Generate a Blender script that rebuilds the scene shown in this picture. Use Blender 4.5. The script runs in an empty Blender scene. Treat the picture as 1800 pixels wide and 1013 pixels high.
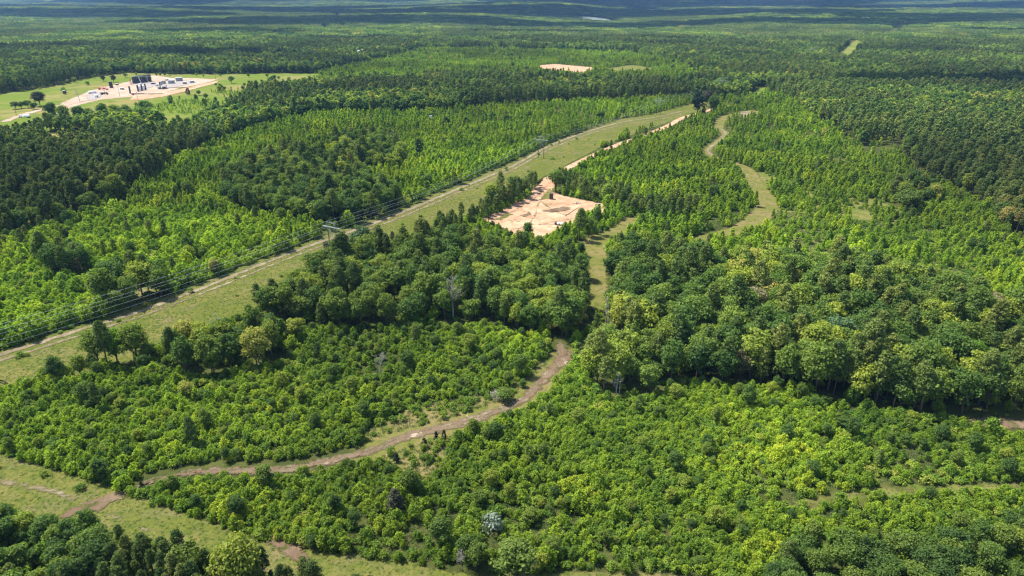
import bpy, math, random
import numpy as np
from mathutils import Vector
R = math.radians
rng = np.random.default_rng(7)
random.seed(7)
S = bpy.context.scene
COL = S.collection

# ------------------------------------------------------------------ camera, sky, sun, exposure
CAM_H, PITCH, F = 120.0, R(23.2), 1200.0            # metres, radians, focal length in px of an 1800 px wide picture
cam_d = bpy.data.cameras.new('camera'); cam_d.lens = 24.0; cam_d.sensor_width = 36.0
cam_d.clip_start = 0.5; cam_d.clip_end = 60000
cam = bpy.data.objects.new('camera', cam_d); COL.objects.link(cam)
cam.location = (0, 0, CAM_H); cam.rotation_euler = (R(90) - PITCH, 0, 0)
S.camera = cam

SUN_EL, SUN_AZ = R(58), R(-62)                       # azimuth from +Y (the view direction), negative = to the left
w = bpy.data.worlds.new('World'); S.world = w; w.use_nodes = True
nt = w.node_tree; nt.nodes.clear()
sky = nt.nodes.new('ShaderNodeTexSky'); sky.sky_type = 'NISHITA'; sky.sun_disc = False
sky.sun_elevation = SUN_EL; sky.sun_rotation = SUN_AZ; sky.air_density = 1.0; sky.dust_density = 1.0
bg = nt.nodes.new('ShaderNodeBackground'); bg.inputs['Strength'].default_value = 0.13
wo = nt.nodes.new('ShaderNodeOutputWorld')
nt.links.new(sky.outputs[0], bg.inputs[0]); nt.links.new(bg.outputs[0], wo.inputs[0])
sd = bpy.data.lights.new('sun', 'SUN'); sd.energy = 4.9; sd.angle = R(0.5); sd.color = (1.0, 0.95, 0.87)
so = bpy.data.objects.new('sun', sd); COL.objects.link(so)
sv = Vector((math.sin(SUN_AZ) * math.cos(SUN_EL), math.cos(SUN_AZ) * math.cos(SUN_EL), math.sin(SUN_EL)))
so.rotation_euler = sv.to_track_quat('Z', 'Y').to_euler(); so.location = sv * 600
S.view_settings.view_transform = 'Standard'; S.view_settings.look = 'None'
S.view_settings.exposure = 1.12; S.view_settings.gamma = 1.0
cy = S.cycles
cy.max_bounces = 5; cy.diffuse_bounces = 2; cy.glossy_bounces = 1; cy.transmission_bounces = 3
cy.volume_bounces = 0; cy.transparent_max_bounces = 8; cy.use_denoising = True; cy.sample_clamp_direct = 3.0; cy.sample_clamp_indirect = 1.5; cy.pixel_filter_type = 'BLACKMAN_HARRIS'; cy.filter_width = 1.3

# ------------------------------------------------------------------ noise and terrain
def _hash(ix, iy, seed):
    n = (ix.astype(np.int64) * 374761393 + iy.astype(np.int64) * 668265263 + seed * 974634777) & 0x7fffffff
    n = ((n ^ (n >> 13)) * 1274126177) & 0x7fffffff
    return ((n ^ (n >> 16)) & 0xffff) / 65535.0
def vnoise(x, y, seed=0):
    x = np.asarray(x, float); y = np.asarray(y, float)
    ix, iy = np.floor(x), np.floor(y); fx, fy = x - ix, y - iy
    fx = fx * fx * (3 - 2 * fx); fy = fy * fy * (3 - 2 * fy)
    a = _hash(ix, iy, seed); b = _hash(ix + 1, iy, seed); c = _hash(ix, iy + 1, seed); d = _hash(ix + 1, iy + 1, seed)
    return (a + (b - a) * fx) * (1 - fy) + (c + (d - c) * fx) * fy
def fbm(x, y, seed=0, oct=3):
    s = 0; a = 0.5; t = 0
    for k in range(oct):
        s = s + a * vnoise(np.asarray(x) * 2 ** k, np.asarray(y) * 2 ** k, seed + k * 17); t += a; a *= 0.5
    return s / t
def sstep(a, b, v):
    t = np.clip((np.asarray(v, float) - a) / (b - a), 0, 1); return t * t * (3 - 2 * t)
LAKES = [(520, 4720, 80, 560), (1395, 7500, 150, 600)]
def height(x, y):
    x = np.asarray(x, float); y = np.asarray(y, float)
    r = np.hypot(x, y)
    h = 1.1 * np.sin(x / 61 + 1.0) * np.cos(y / 83) * sstep(60, 200, r)
    A = 14 * sstep(1000, 2600, r) + 26 * sstep(2600, 7000, r) + 45 * sstep(6000, 15000, r)
    h = h + A * (fbm(x / 1500, y / 1300, 3, 3) - 0.45) * 2.0
    m = np.zeros(np.shape(r))
    for (lx, ly, rx, ry) in LAKES:                    # the low valley in front of each piece of water
        dx = np.abs(x - lx * np.clip(y / ly, 0, 1.2))
        m = np.maximum(m, (1 - sstep(rx + 90, rx + 700, dx)) * sstep(ly * .45, ly * .66, y) * (1 - sstep(ly + ry, ly + ry + 500, y)))
    return h * (1 - m) - 18 * m
cp, sp_ = math.cos(PITCH), math.sin(PITCH)
def proj(x, y, z):                                    # world -> px of the 1800 x 1013 picture
    dz = z - CAM_H
    dep = y * cp - dz * sp_
    up = y * sp_ + dz * cp
    dep = np.where(dep > 1, dep, 1)
    return 900 + F * x / dep, 506.5 - F * up / dep, dep
def gp(u, v):                                         # px -> the point of the ground seen there
    a = (u - 900) / F; b = (506.5 - v) / F
    dx, dy, dz = a, cp + b * sp_, -sp_ + b * cp
    if dz > -0.004: dz = -0.004
    z = 0.0
    for _ in range(12):
        t = (z - CAM_H) / dz
        z = 0.5 * z + 0.5 * float(height(dx * t, dy * t))
    t = (z - CAM_H) / dz
    return dx * t, dy * t
def inpoly(px, py, poly):
    px = np.asarray(px); py = np.asarray(py); r = np.zeros(px.shape, bool); n = len(poly)
    for i in range(n):
        x1, y1 = poly[i]; x2, y2 = poly[(i + 1) % n]
        if y1 == y2: continue
        c = ((y1 > py) != (y2 > py)) & (px < (x2 - x1) * (py - y1) / (y2 - y1) + x1)
        r ^= c
    return r
def polydist(px, py, poly, closed=True):
    d = np.full(np.shape(px), 1e9); n = len(poly)
    for i in range(n if closed else n - 1):
        x1, y1 = poly[i][:2]; x2, y2 = poly[(i + 1) % n][:2]
        ex, ey = x2 - x1, y2 - y1; L = ex * ex + ey * ey + 1e-9
        t = np.clip(((px - x1) * ex + (py - y1) * ey) / L, 0, 1)
        d = np.minimum(d, np.hypot(px - x1 - t * ex, py - y1 - t * ey))
    return d
def smooth_line(pts, n=6):
    P = [pts[0]] + list(pts) + [pts[-1]]; out = []
    for i in range(1, len(P) - 2):
        for k in range(n):
            t = k / n; a, b, c, d = [np.array(P[j], float) for j in (i - 1, i, i + 1, i + 2)]
            out.append(tuple(0.5 * ((2 * b) + (-a + c) * t + (2 * a - 5 * b + 4 * c - d) * t * t + (-a + 3 * b - 3 * c + d) * t ** 3)))
    out.append(tuple(pts[-1])); return out

# ------------------------------------------------------------------ tagging and mesh helpers
def tag(o, label=None, cat=None, group=None, kind=None):
    if label: o['label'] = label
    if cat: o['category'] = cat
    if group: o['group'] = group
    if kind: o['kind'] = kind
    return o
def empty(name, loc, rz=0, label=None, cat=None, group=None):
    o = bpy.data.objects.new(name, None); COL.objects.link(o); o.empty_display_size = 0.5
    o.location = loc; o.rotation_euler = (0, 0, rz)
    return tag(o, label, cat, group)
def link(name, me, parent=None, loc=None):
    o = bpy.data.objects.new(name, me); COL.objects.link(o)
    if parent: o.parent = parent
    if loc is not None: o.location = loc
    return o
class MB:
    def __init__(s): s.v = []; s.f = []; s.m = []
    def add(s, v, f, m=0):
        b = len(s.v); s.v += [tuple(map(float, p)) for p in v]; s.f += [tuple(i + b for i in q) for q in f]; s.m += [m] * len(f)
    def box(s, c, d, rz=0, m=0, ry=0, bev=0.0):
        x, y, z = d[0] / 2, d[1] / 2, d[2] / 2; b = min(bev, x * .45, y * .45)
        if b > 0: ring = [(x - b, -y), (x, -y + b), (x, y - b), (x - b, y), (-x + b, y), (-x, y - b), (-x, -y + b), (-x + b, -y)]
        else: ring = [(x, -y), (x, y), (-x, y), (-x, -y)]
        n = len(ring); vs = [(p[0], p[1], -z) for p in ring] + [(p[0], p[1], z) for p in ring]
        fs = [tuple(range(n - 1, -1, -1)), tuple(range(n, 2 * n))] + [(i, (i + 1) % n, n + (i + 1) % n, n + i) for i in range(n)]
        out = []
        for (a, b2, c2) in vs:
            a, c2 = a * math.cos(ry) + c2 * math.sin(ry), -a * math.sin(ry) + c2 * math.cos(ry)
            out.append((c[0] + a * math.cos(rz) - b2 * math.sin(rz), c[1] + a * math.sin(rz) + b2 * math.cos(rz), c[2] + c2))
        s.add(out, fs, m)
    def tube(s, pts, rad, n=7, m=0, caps=True):
        pts = [np.array(p, float) for p in pts]; base = len(s.v); vs = []
        if not hasattr(rad, '__len__'): rad = [rad] * len(pts)
        for i, p in enumerate(pts):
            d = pts[min(i + 1, len(pts) - 1)] - pts[max(i - 1, 0)]; d = d / (np.linalg.norm(d) + 1e-9)
            a = np.array((1., 0, 0)) if abs(d[0]) < .8 else np.array((0, 1., 0))
            u = np.cross(d, a); u /= np.linalg.norm(u); w2 = np.cross(d, u)
            for k in range(n):
                t = 2 * math.pi * k / n; vs.append(p + rad[i] * (math.cos(t) * u + math.sin(t) * w2))
        fs = [(i * n + k, i * n + (k + 1) % n, (i + 1) * n + (k + 1) % n, (i + 1) * n + k) for i in range(len(pts) - 1) for k in range(n)]
        if caps: fs += [tuple(range(n - 1, -1, -1)), tuple((len(pts) - 1) * n + k for k in range(n))]
        s.add(vs, fs, m)
    def lathe(s, prof, c=(0, 0, 0), n=20, m=0):
        s.tube([(c[0], c[1], c[2] + z) for r, z in prof], [max(r, .001) for r, z in prof], n, m)
    def mesh(s, name, mats, smooth=False):
        me = bpy.data.meshes.new(name); me.from_pydata(s.v, [], s.f)
        for mt in (mats if isinstance(mats, (list, tuple)) else [mats]): me.materials.append(mt)
        me.polygons.foreach_set('material_index', s.m)
        if smooth: me.polygons.foreach_set('use_smooth', [True] * len(s.f))
        me.update(); return me
    def obj(s, name, mats, parent=None, loc=None, smooth=False): return link(name, s.mesh(name, mats, smooth), parent, loc)

# ------------------------------------------------------------------ materials
def newmat(name):
    m = bpy.data.materials.new(name); m.use_nodes = True; m.node_tree.nodes.clear()
    return m, m.node_tree, m.node_tree.nodes, m.node_tree.links
def ramp(N, stops, interp='LINEAR'):
    r = N.new('ShaderNodeValToRGB'); r.color_ramp.interpolation = interp
    e = r.color_ramp.elements
    while len(e) < len(stops): e.new(0.5)
    for i, (p, c) in enumerate(stops): e[i].position = p; e[i].color = (*c, 1)
    return r
def mathn(N, L, op, a, b=None, c=None, clamp=False):
    n = N.new('ShaderNodeMath'); n.operation = op; n.use_clamp = clamp
    for i, v in enumerate((a, b, c)):
        if v is None: continue
        if hasattr(v, 'links'): L.new(v, n.inputs[i])
        else: n.inputs[i].default_value = v
    return n.outputs[0]
def noise(N, L, vec, scale, det=3, rough=0.55):
    n = N.new('ShaderNodeTexNoise'); n.inputs['Scale'].default_value = scale; n.inputs['Detail'].default_value = det
    n.inputs['Roughness'].default_value = rough
    L.new(vec, n.inputs['Vector']); return n.outputs['Fac']
def leaf_mat(name, stops, transl=0.35, stand=0.012, spread=0.45, isl=0.55, gloss=0.012, standw=0.35):
    m, t, N, L = newmat(name)
    oi = N.new('ShaderNodeObjectInfo'); ge = N.new('ShaderNodeNewGeometry')
    ns = noise(N, L, oi.outputs['Location'], stand, 2)
    nsc = mathn(N, L, 'MULTIPLY_ADD', ns, 2.4, -0.7, True)
    v = mathn(N, L, 'MULTIPLY', oi.outputs['Random'], 1 - standw)
    v = mathn(N, L, 'MULTIPLY_ADD', nsc, standw, v, True)
    rp = ramp(N, stops); L.new(v, rp.inputs[0])
    br = mathn(N, L, 'MULTIPLY_ADD', ge.outputs['Random Per Island'], isl, 1 - isl * 0.5)
    big = noise(N, L, oi.outputs['Location'], .0035, 3); br = mathn(N, L, 'MULTIPLY', br, mathn(N, L, 'MULTIPLY_ADD', big, 2.2, -.12))
    mx = N.new('ShaderNodeVectorMath'); mx.operation = 'SCALE'
    L.new(rp.outputs[0], mx.inputs[0]); L.new(br, mx.inputs['Scale'])
    df = N.new('ShaderNodeBsdfDiffuse'); L.new(mx.outputs[0], df.inputs[0])
    tr = N.new('ShaderNodeBsdfTranslucent')
    tc = N.new('ShaderNodeVectorMath'); tc.operation = 'MULTIPLY'; tc.inputs[1].default_value = (1.35, 1.5, 0.6)
    L.new(mx.outputs[0], tc.inputs[0]); L.new(tc.outputs[0], tr.inputs[0])
    ms = N.new('ShaderNodeMixShader'); ms.inputs[0].default_value = transl
    L.new(df.outputs[0], ms.inputs[1]); L.new(tr.outputs[0], ms.inputs[2])
    gl = N.new('ShaderNodeBsdfGlossy'); gl.inputs['Roughness'].default_value = 0.65
    m2 = N.new('ShaderNodeMixShader'); m2.inputs[0].default_value = gloss
    L.new(ms.outputs[0], m2.inputs[1]); L.new(gl.outputs[0], m2.inputs[2])
    o = N.new('ShaderNodeOutputMaterial'); L.new(m2.outputs[0], o.inputs[0]); return m
def solid(name, col, rough=0.6, metal=0.0, var=0.25, scale=1.2):
    m, t, N, L = newmat(name)
    tc = N.new('ShaderNodeTexCoord'); f = noise(N, L, tc.outputs['Object'], scale, 4)
    rp = ramp(N, [(0.3, tuple(c * (1 - var) for c in col)), (0.7, tuple(min(1, c * (1 + var)) for c in col))]); L.new(f, rp.inputs[0])
    b = N.new('ShaderNodeBsdfPrincipled'); b.inputs['Roughness'].default_value = rough; b.inputs['Metallic'].default_value = metal
    L.new(rp.outputs[0], b.inputs['Base Color'])
    o = N.new('ShaderNodeOutputMaterial'); L.new(b.outputs[0], o.inputs[0]); return m
def ground_mat(name, layers, edge=None, rough=0.95):
    """layers: list of (noise scale, detail, low, high, colour); each is mixed over the ones before by thresholded noise"""
    m, t, N, L = newmat(name)
    ge = N.new('ShaderNodeNewGeometry'); pos = ge.outputs['Position']
    cur = None
    for i, (sc, det, lo, hi, col) in enumerate(layers):
        if cur is None:
            c = N.new('ShaderNodeRGB'); c.outputs[0].default_value = (*col, 1); cur = c.outputs[0]; continue
        of = N.new('ShaderNodeVectorMath'); of.operation = 'ADD'; of.inputs[1].default_value = (i * 31.7, i * 17.3, 0)
        L.new(pos, of.inputs[0])
        f = noise(N, L, of.outputs[0], sc, det, 0.62)
        mr = N.new('ShaderNodeMapRange'); mr.inputs[1].default_value = lo; mr.inputs[2].default_value = hi; L.new(f, mr.inputs[0])
        mx = N.new('ShaderNodeMix'); mx.data_type = 'RGBA'
        L.new(mr.outputs[0], mx.inputs[0]); L.new(cur, mx.inputs[6]); mx.inputs[7].default_value = (*col, 1)
        cur = mx.outputs[2]
    b = N.new('ShaderNodeBsdfDiffuse'); L.new(cur, b.inputs[0]); sh = b.outputs[0]
    bn = noise(N, L, pos, 1.1, 4); bp = N.new('ShaderNodeBump'); bp.inputs['Strength'].default_value = 0.5; bp.inputs['Distance'].default_value = 0.35
    L.new(bn, bp.inputs['Height']); L.new(bp.outputs[0], b.inputs['Normal'])
    if edge:
        at = N.new('ShaderNodeAttribute'); at.attribute_name = 'edge'
        n1 = noise(N, L, pos, edge[0], 4, 0.7)
        v = mathn(N, L, 'MULTIPLY_ADD', n1, edge[1] * 2, -edge[1])
        v = mathn(N, L, 'ADD', v, at.outputs['Fac'])
        v = mathn(N, L, 'MULTIPLY_ADD', v, edge[2], 0.5, True)
        tr = N.new('ShaderNodeBsdfTransparent'); ms = N.new('ShaderNodeMixShader')
        L.new(v, ms.inputs[0]); L.new(tr.outputs[0], ms.inputs[1]); L.new(sh, ms.inputs[2]); sh = ms.outputs[0]
    o = N.new('ShaderNodeOutputMaterial'); L.new(sh, o.inputs[0]); return m

M_broad = leaf_mat('broadleaf_leaves', [(0.0, (0.043, 0.088, 0.020)), (.35, (0.085, 0.148, 0.024)), (.65, (0.150, 0.208, 0.029)), (.85, (0.258, 0.300, 0.033)), (1.0, (0.392, 0.300, 0.101))])
M_pine = leaf_mat('pine_needles', [(0.0, (0.052, 0.099, 0.022)), (.5, (0.104, 0.151, 0.029)), (.85, (0.183, 0.209, 0.042)), (1.0, (0.270, 0.203, 0.061))], transl=0.2, isl=0.6)
M_young = leaf_mat('young_leaves', [(0.0, (0.068, 0.138, 0.019)), (.3, (0.147, 0.241, 0.019)), (.7, (0.278, 0.372, 0.024)), (1.0, (0.446, 0.466, 0.034))], transl=0.42, stand=0.02, isl=0.6, standw=0.5)
M_bush = leaf_mat('bush_leaves', [(0.0, (0.064, 0.137, 0.018)), (.4, (0.128, 0.219, 0.019)), (.8, (0.214, 0.295, 0.029)), (1.0, (0.320, 0.295, 0.066))], transl=0.35, stand=0.03, isl=0.6)
M_pale = leaf_mat('pale_grey_leaves', [(0, (.20, .26, .18)), (1, (.27, .32, .24))], transl=0.2)
M_brown = leaf_mat('brown_leaves', [(0, (.085, .085, .030)), (1, (.12, .11, .042))], transl=0.15)
M_bark = solid('bark', (.085, .062, .045), .9, var=.4, scale=2)
M_dead = solid('weathered_dead_wood', (.30, .27, .235), .9, var=.25, scale=2)
M_wood = solid('treated_pole_wood', (.10, .085, .07), .85)
M_arm = solid('grey_crossarm_wood', (.36, .36, .35), .8)
M_wire = solid('aluminium_wire', (.48, .50, .52), .5, .1)
M_ins = solid('insulator_glaze', (.16, .12, .10), .3)
M_black = solid('black_tank_plastic', (.012, .014, .022), .45)
M_white = solid('white_paint', (.78, .78, .76), .5, var=.08)
M_red = solid('red_paint', (.50, .035, .025), .45, var=.15)
M_orange = solid('orange_paint', (.55, .13, .05), .5, var=.15)
M_grey = solid('grey_steel', (.30, .31, .31), .5, .3)
M_dark = solid('dark_steel', (.045, .045, .05), .5, .2)
M_rub = solid('tyre_rubber', (.02, .02, .02), .9)
M_glass = solid('dark_window_glass', (.02, .025, .03), .1)
M_rust = solid('rusty_steel', (.14, .065, .035), .8)
M_silver = solid('galvanised_roof', (.55, .60, .66), .35, .5, var=.1)

G_ground = ground_mat('forest_floor', [(1, 1, 0, 1, (0.044, 0.051, 0.015)), (.05, 4, .45, .6, (0.068, 0.076, 0.021)), (.35, 5, .5, .68, (0.028, 0.047, 0.011)), (.16, 5, .6, .72, (0.108, 0.095, 0.043))])
G_row = ground_mat('grass_of_the_cut_strip', [(1, 1, 0, 1, (0.100, 0.108, 0.023)), (.03, 4, .44, .56, (0.138, 0.123, 0.038)), (.09, 5, .5, .7, (0.145, 0.115, 0.061)), (.45, 5, .44, .66, (0.067, 0.088, 0.018)), (1.3, 3, .5, .66, (0.046, 0.071, 0.012))], (.25, 2.2, 1.2))
G_field = ground_mat('pasture_grass', [(1, 1, 0, 1, (0.101, 0.141, 0.021)), (.012, 4, .45, .62, (0.183, 0.159, 0.056)), (.05, 5, .5, .68, (0.077, 0.114, 0.018)), (.3, 4, .55, .75, (0.136, 0.141, 0.042))], (.06, 9, .3))
G_dry = ground_mat('dry_yellow_grass', [(1, 1, 0, 1, (0.115, 0.118, 0.032)), (.04, 4, .45, .62, (0.080, 0.107, 0.018)), (.15, 5, .5, .68, (0.173, 0.142, 0.062)), (.6, 4, .58, .7, (0.058, 0.075, 0.014))], (.1, 9, .25))
G_dirt = ground_mat('sandy_clay', [(1, 1, 0, 1, (0.347, 0.217, 0.131)), (.05, 5, .42, .6, (0.410, 0.284, 0.180)), (.14, 6, .44, .62, (0.279, 0.166, 0.101)), (.35, 5, .55, .7, (0.429, 0.321, 0.207)), (.09, 6, .60, .68, (0.137, 0.109, 0.037))], (.22, 3.0, .9))
G_pad2 = ground_mat('pale_caliche', [(1, 1, 0, 1, (0.311, 0.235, 0.172)), (.04, 5, .45, .6, (0.344, 0.282, 0.217)), (.12, 5, .55, .68, (0.252, 0.156, 0.098))], (.08, 7, .35))
G_track = ground_mat('pale_track_dirt', [(1, 1, 0, 1, (0.160, 0.128, 0.079)), (.1, 5, .45, .6, (0.224, 0.183, 0.123)), (.4, 5, .52, .66, (0.088, 0.084, 0.032))], (.3, 2.0, 1.4))
G_red = ground_mat('orange_road_clay', [(1, 1, 0, 1, (0.353, 0.199, 0.121)), (.1, 5, .45, .6, (0.422, 0.287, 0.193)), (.3, 4, .55, .7, (0.239, 0.110, 0.061))], (.3, 1.8, 1.4))
G_trail = ground_mat('brown_trail_soil', [(1, 1, 0, 1, (0.121, 0.082, 0.052)), (.12, 5, .45, .62, (0.159, 0.117, 0.077)), (.28, 5, .54, .66, (0.054, 0.062, 0.017)), (.17, 6, .64, .68, (0.318, 0.248, 0.179))], (.3, 3.0, 1.1))
G_lane = ground_mat('lane_grass', [(1, 1, 0, 1, (0.110, 0.113, 0.028)), (.08, 4, .42, .6, (0.156, 0.126, 0.052)), (.3, 5, .5, .68, (0.058, 0.082, 0.014)), (.13, 5, .66, .72, (0.409, 0.298, 0.210))], (.25, 3.0, .9))
M_weed = leaf_mat('weed_leaves', [(0, (0.062, 0.119, 0.030)), (.4, (0.101, 0.157, 0.043)), (.75, (0.154, 0.190, 0.074)), (1, (0.189, 0.195, 0.115))], transl=.35, stand=.03, isl=.5)
G_white = ground_mat('white_gravel', [(1, 1, 0, 1, (0.263, 0.238, 0.217)), (.2, 4, .5, .65, (0.216, 0.189, 0.164))], (.2, 2.0, 1.0))
# ------------------------------------------------------------------ the terrain
def axis(lo, hi, d0, flat, grow):
    p = [0.0]; d = d0
    while p[-1] < hi:
        if p[-1] > flat: d *= grow
        p.append(p[-1] + d)
    n = [0.0]; d = d0
    while n[-1] > lo:
        if n[-1] < -flat: d *= grow
        n.append(n[-1] - d)
    return np.array(n[:0:-1] + p)
def grid_mesh(name, xs, ys, zf, mat):
    X, Y = np.meshgrid(xs, ys); Z = zf(X, Y); nx, ny = len(xs), len(ys)
    me = bpy.data.meshes.new(name); co = np.stack([X, Y, Z], -1).reshape(-1, 3)
    i = np.arange((ny - 1) * (nx - 1)); r, c = i // (nx - 1), i % (nx - 1); a = r * nx + c
    f = np.stack([a, a + 1, a + nx + 1, a + nx], -1).astype(np.int32)
    fill(me, co, f); me.materials.append(mat); me.polygons.foreach_set('use_smooth', np.ones(len(f), bool)); return me
def fill(me, co, f):
    me.vertices.add(len(co)); me.vertices.foreach_set('co', np.ascontiguousarray(co, np.float32).ravel())
    k = f.shape[1]; me.loops.add(f.size); me.loops.foreach_set('vertex_index', f.ravel().astype(np.int32))
    me.polygons.add(len(f)); me.polygons.foreach_set('loop_start', np.arange(0, f.size, k, dtype=np.int32))
    me.polygons.foreach_set('loop_total', np.full(len(f), k, np.int32)); me.update(calc_edges=True); me.validate()
xs = axis(-17000, 17000, 7, 700, 1.035); ys = axis(-400, 18000, 7, 1300, 1.02)
tag(link('ground', grid_mesh('ground', xs, ys, height, G_ground)), kind='structure')

def W(poly): return [gp(u, v) for u, v in poly]
def sheet(name, poly, mat, z=0.12, cell=2.0, line=None, width=None, depth=4.0):
    """a piece of ground: poly or line (with half widths) in world metres; draped on the terrain, ragged at its edge"""
    src = line if line is not None else poly
    P = np.array([p[:2] for p in src]); pad = (max(width) if width is not None else 0) + depth + cell
    xs = np.arange(P[:, 0].min() - pad, P[:, 0].max() + pad, cell); ys = np.arange(P[:, 1].min() - pad, P[:, 1].max() + pad, cell)
    X, Y = np.meshgrid(xs, ys)
    if line is not None:
        e = np.full(X.shape, -1e9)
        for i in range(len(P) - 1):
            x1, y1 = P[i]; x2, y2 = P[i + 1]; ex, ey = x2 - x1, y2 - y1; Ls = ex * ex + ey * ey + 1e-9
            t = np.clip(((X - x1) * ex + (Y - y1) * ey) / Ls, 0, 1)
            wd = width[i] * (1 - t) + width[i + 1] * t
            e = np.maximum(e, wd - np.hypot(X - x1 - t * ex, Y - y1 - t * ey))
    else:
        d = polydist(X, Y, poly); e = np.where(inpoly(X, Y, poly), d, -d)
    ny, nx = X.shape
    keep = (e > -depth); kc = keep[:-1, :-1] | keep[1:, :-1] | keep[:-1, 1:] | keep[1:, 1:]
    r, c = np.nonzero(kc); a = r * nx + c; f = np.stack([a, a + 1, a + nx + 1, a + nx], -1)
    used, inv = np.unique(f.ravel(), return_inverse=True); f = inv.reshape(-1, 4)
    co = np.stack([X.ravel()[used], Y.ravel()[used], height(X, Y).ravel()[used] + z], -1)
    me = bpy.data.meshes.new(name); fill(me, co, f); me.materials.append(mat)
    me.polygons.foreach_set('use_smooth', np.ones(len(f), bool))
    at = me.attributes.new('edge', 'FLOAT', 'POINT'); at.data.foreach_set('value', e.ravel()[used].astype(np.float32))
    return tag(link(name, me), kind='structure')

# pixel outlines (of the ground) of the pieces of land
ROW = [(-300, 705), (0, 616), (150, 570), (300, 517), (520, 433), (700, 367), (800, 327), (900, 284), (980, 246), (1090, 210), (1150, 200), (1225, 181), (1262, 176), (1250, 190), (1200, 207), (1135, 228), (1060, 257), (985, 296), (930, 325), (840, 375), (760, 405), (640, 450), (540, 495), (470, 530), (455, 548), (330, 590), (250, 630), (140, 660), (0, 690), (-300, 790)]
ROW2 = [(-300, 725), (0, 798), (140, 838), (220, 865), (330, 905), (450, 945), (600, 972), (720, 990), (830, 1012), (1000, 1005), (1250, 1012), (1250, 1070), (900, 1075), (700, 1060), (520, 1035), (350, 1000), (200, 970), (100, 930), (0, 905), (-300, 830)]
PAD = [(835, 391), (880, 372), (930, 349), (955, 322), (966, 316), (975, 326), (968, 338), (1000, 347), (1068, 360), (1062, 378), (1035, 382), (1005, 398), (975, 412), (955, 424), (938, 423), (905, 416), (872, 402)]
FIELD = [(-200, 215), (-100, 182), (0, 165), (100, 151), (150, 138), (220, 128), (300, 131), (400, 131), (480, 129), (565, 130), (560, 140), (500, 150), (450, 162), (430, 190), (385, 208), (350, 226), (330, 240), (290, 243), (262, 236), (200, 229), (130, 226), (80, 232), (40, 246), (-100, 270)]
FIELD2 = [(78, 236), (120, 231), (168, 234), (180, 250), (172, 266), (120, 273), (86, 268)]
PAD_T = [(80, 203), (96, 193), (108, 182), (132, 171), (160, 159), (200, 150), (230, 143), (238, 134), (272, 133), (300, 137), (345, 138), (384, 140), (360, 147), (318, 155), (290, 163), (250, 169), (215, 172), (180, 175), (160, 180), (132, 187), (112, 195), (88, 206)]
DRYR = [(1330, 300), (1420, 320), (1500, 340), (1600, 370), (1700, 410), (1760, 470), (1700, 520), (1560, 480), (1400, 460), (1230, 450), (1215, 425), (1330, 400)]
DRYL = [(200, 560), (0, 560), (-100, 500), (60, 430), (200, 420), (330, 430), (330, 480)]
LANE = [(1112, 388), (1098, 402), (1062, 420), (1042, 432), (1048, 450), (1050, 470), (1052, 505), (1054, 540)]
RT = [(1325, 196), (1300, 200), (1272, 208), (1264, 226), (1276, 236), (1262, 250), (1244, 264), (1256, 278), (1285, 287), (1312, 298), (1320, 316), (1335, 338), (1348, 356), (1340, 378), (1306, 402), (1262, 413), (1218, 424)]
TRAIL = [(255, 850), (325, 833), (400, 829), (480, 828), (560, 815), (640, 797), (720, 768), (800, 748), (870, 725), (925, 700), (955, 668), (978, 645), (988, 622), (984, 604)]
TRAILG = [(560, 818), (640, 800), (640, 760), (730, 715), (790, 700), (860, 690), (930, 660), (960, 620), (1010, 612), (1035, 618), (1000, 650), (975, 690), (930, 722), (870, 745), (800, 775), (790, 830), (740, 850), (680, 815)]
CLEAR_R = [(1385, 885), (1450, 868), (1540, 855), (1660, 848), (1780, 850), (1900, 855), (1780, 868), (1640, 872), (1500, 885), (1430, 892)]
wROW, wROW2, wPAD, wFIELD, wFIELD2, wPADT = map(W, (ROW, ROW2, PAD, FIELD, FIELD2, PAD_T))
sheet('grass_strip', wROW, G_row, .10, 3)
sheet('grass_strip', wROW2, G_row, .10, 2)
sheet('pasture', wFIELD, G_field, .12, 6, depth=10)
sheet('meadow', wFIELD2, G_field, .12, 5, depth=8)
sheet('dry_grassland', W(DRYR), G_dry, .10, 4, depth=8)
sheet('dry_grassland', W(DRYL), G_dry, .10, 4, depth=8)
sheet('dry_grassland', W(CLEAR_R), G_dry, .10, 2, depth=5)
sheet('grassy_clearing', W(TRAILG), G_lane, .09, 2)
sheet('dirt_pad', wPAD, G_dirt, .22, 1.5)
sheet('caliche_pad', wPADT, G_pad2, .25, 4, depth=8)
def path(name, px, wid, mat, z=.2, cell=1.5, depth=3.0):
    ln = smooth_line(W(px), 5); n = len(ln)
    wd = np.interp(np.linspace(0, 1, n), np.linspace(0, 1, len(wid)), wid)
    return sheet(name, None, mat, z, cell, line=ln, width=wd, depth=depth), ln
_, lLANE = path('grassy_lane', LANE, [5, 8, 6, 4, 4], G_lane)
_, lRT = path('meadow_track', RT, [6, 5, 4, 3, 4, 7, 8, 6, 3], G_lane)
path('dirt_track', RT[3:8], [1.1, 1.3], G_track, .32)
_, lTRAIL = path('dirt_trail', TRAIL, [.2, 1.2, 1.4, 1.4, 1.7, 1.9, 1.5, 1.7, 2.2, 1.0], G_trail, .22, 1.0, 3.0)
for of_ in (-.85, .85):
    P_ = np.array(lTRAIL); d_ = np.gradient(P_, axis=0); d_ /= np.linalg.norm(d_, axis=1)[:, None]; P_ = P_ + np.stack([-d_[:, 1], d_[:, 0]], -1) * of_
    sheet('wheel_rut', None, G_track, .27, .6, line=[tuple(p) for p in P_], width=[.05] * len(P_), depth=1.4)
path('dirt_trail', [(985, 640), (1000, 628), (1022, 620)], [2.0, 1.5], G_trail, .24, 1.0)
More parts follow.
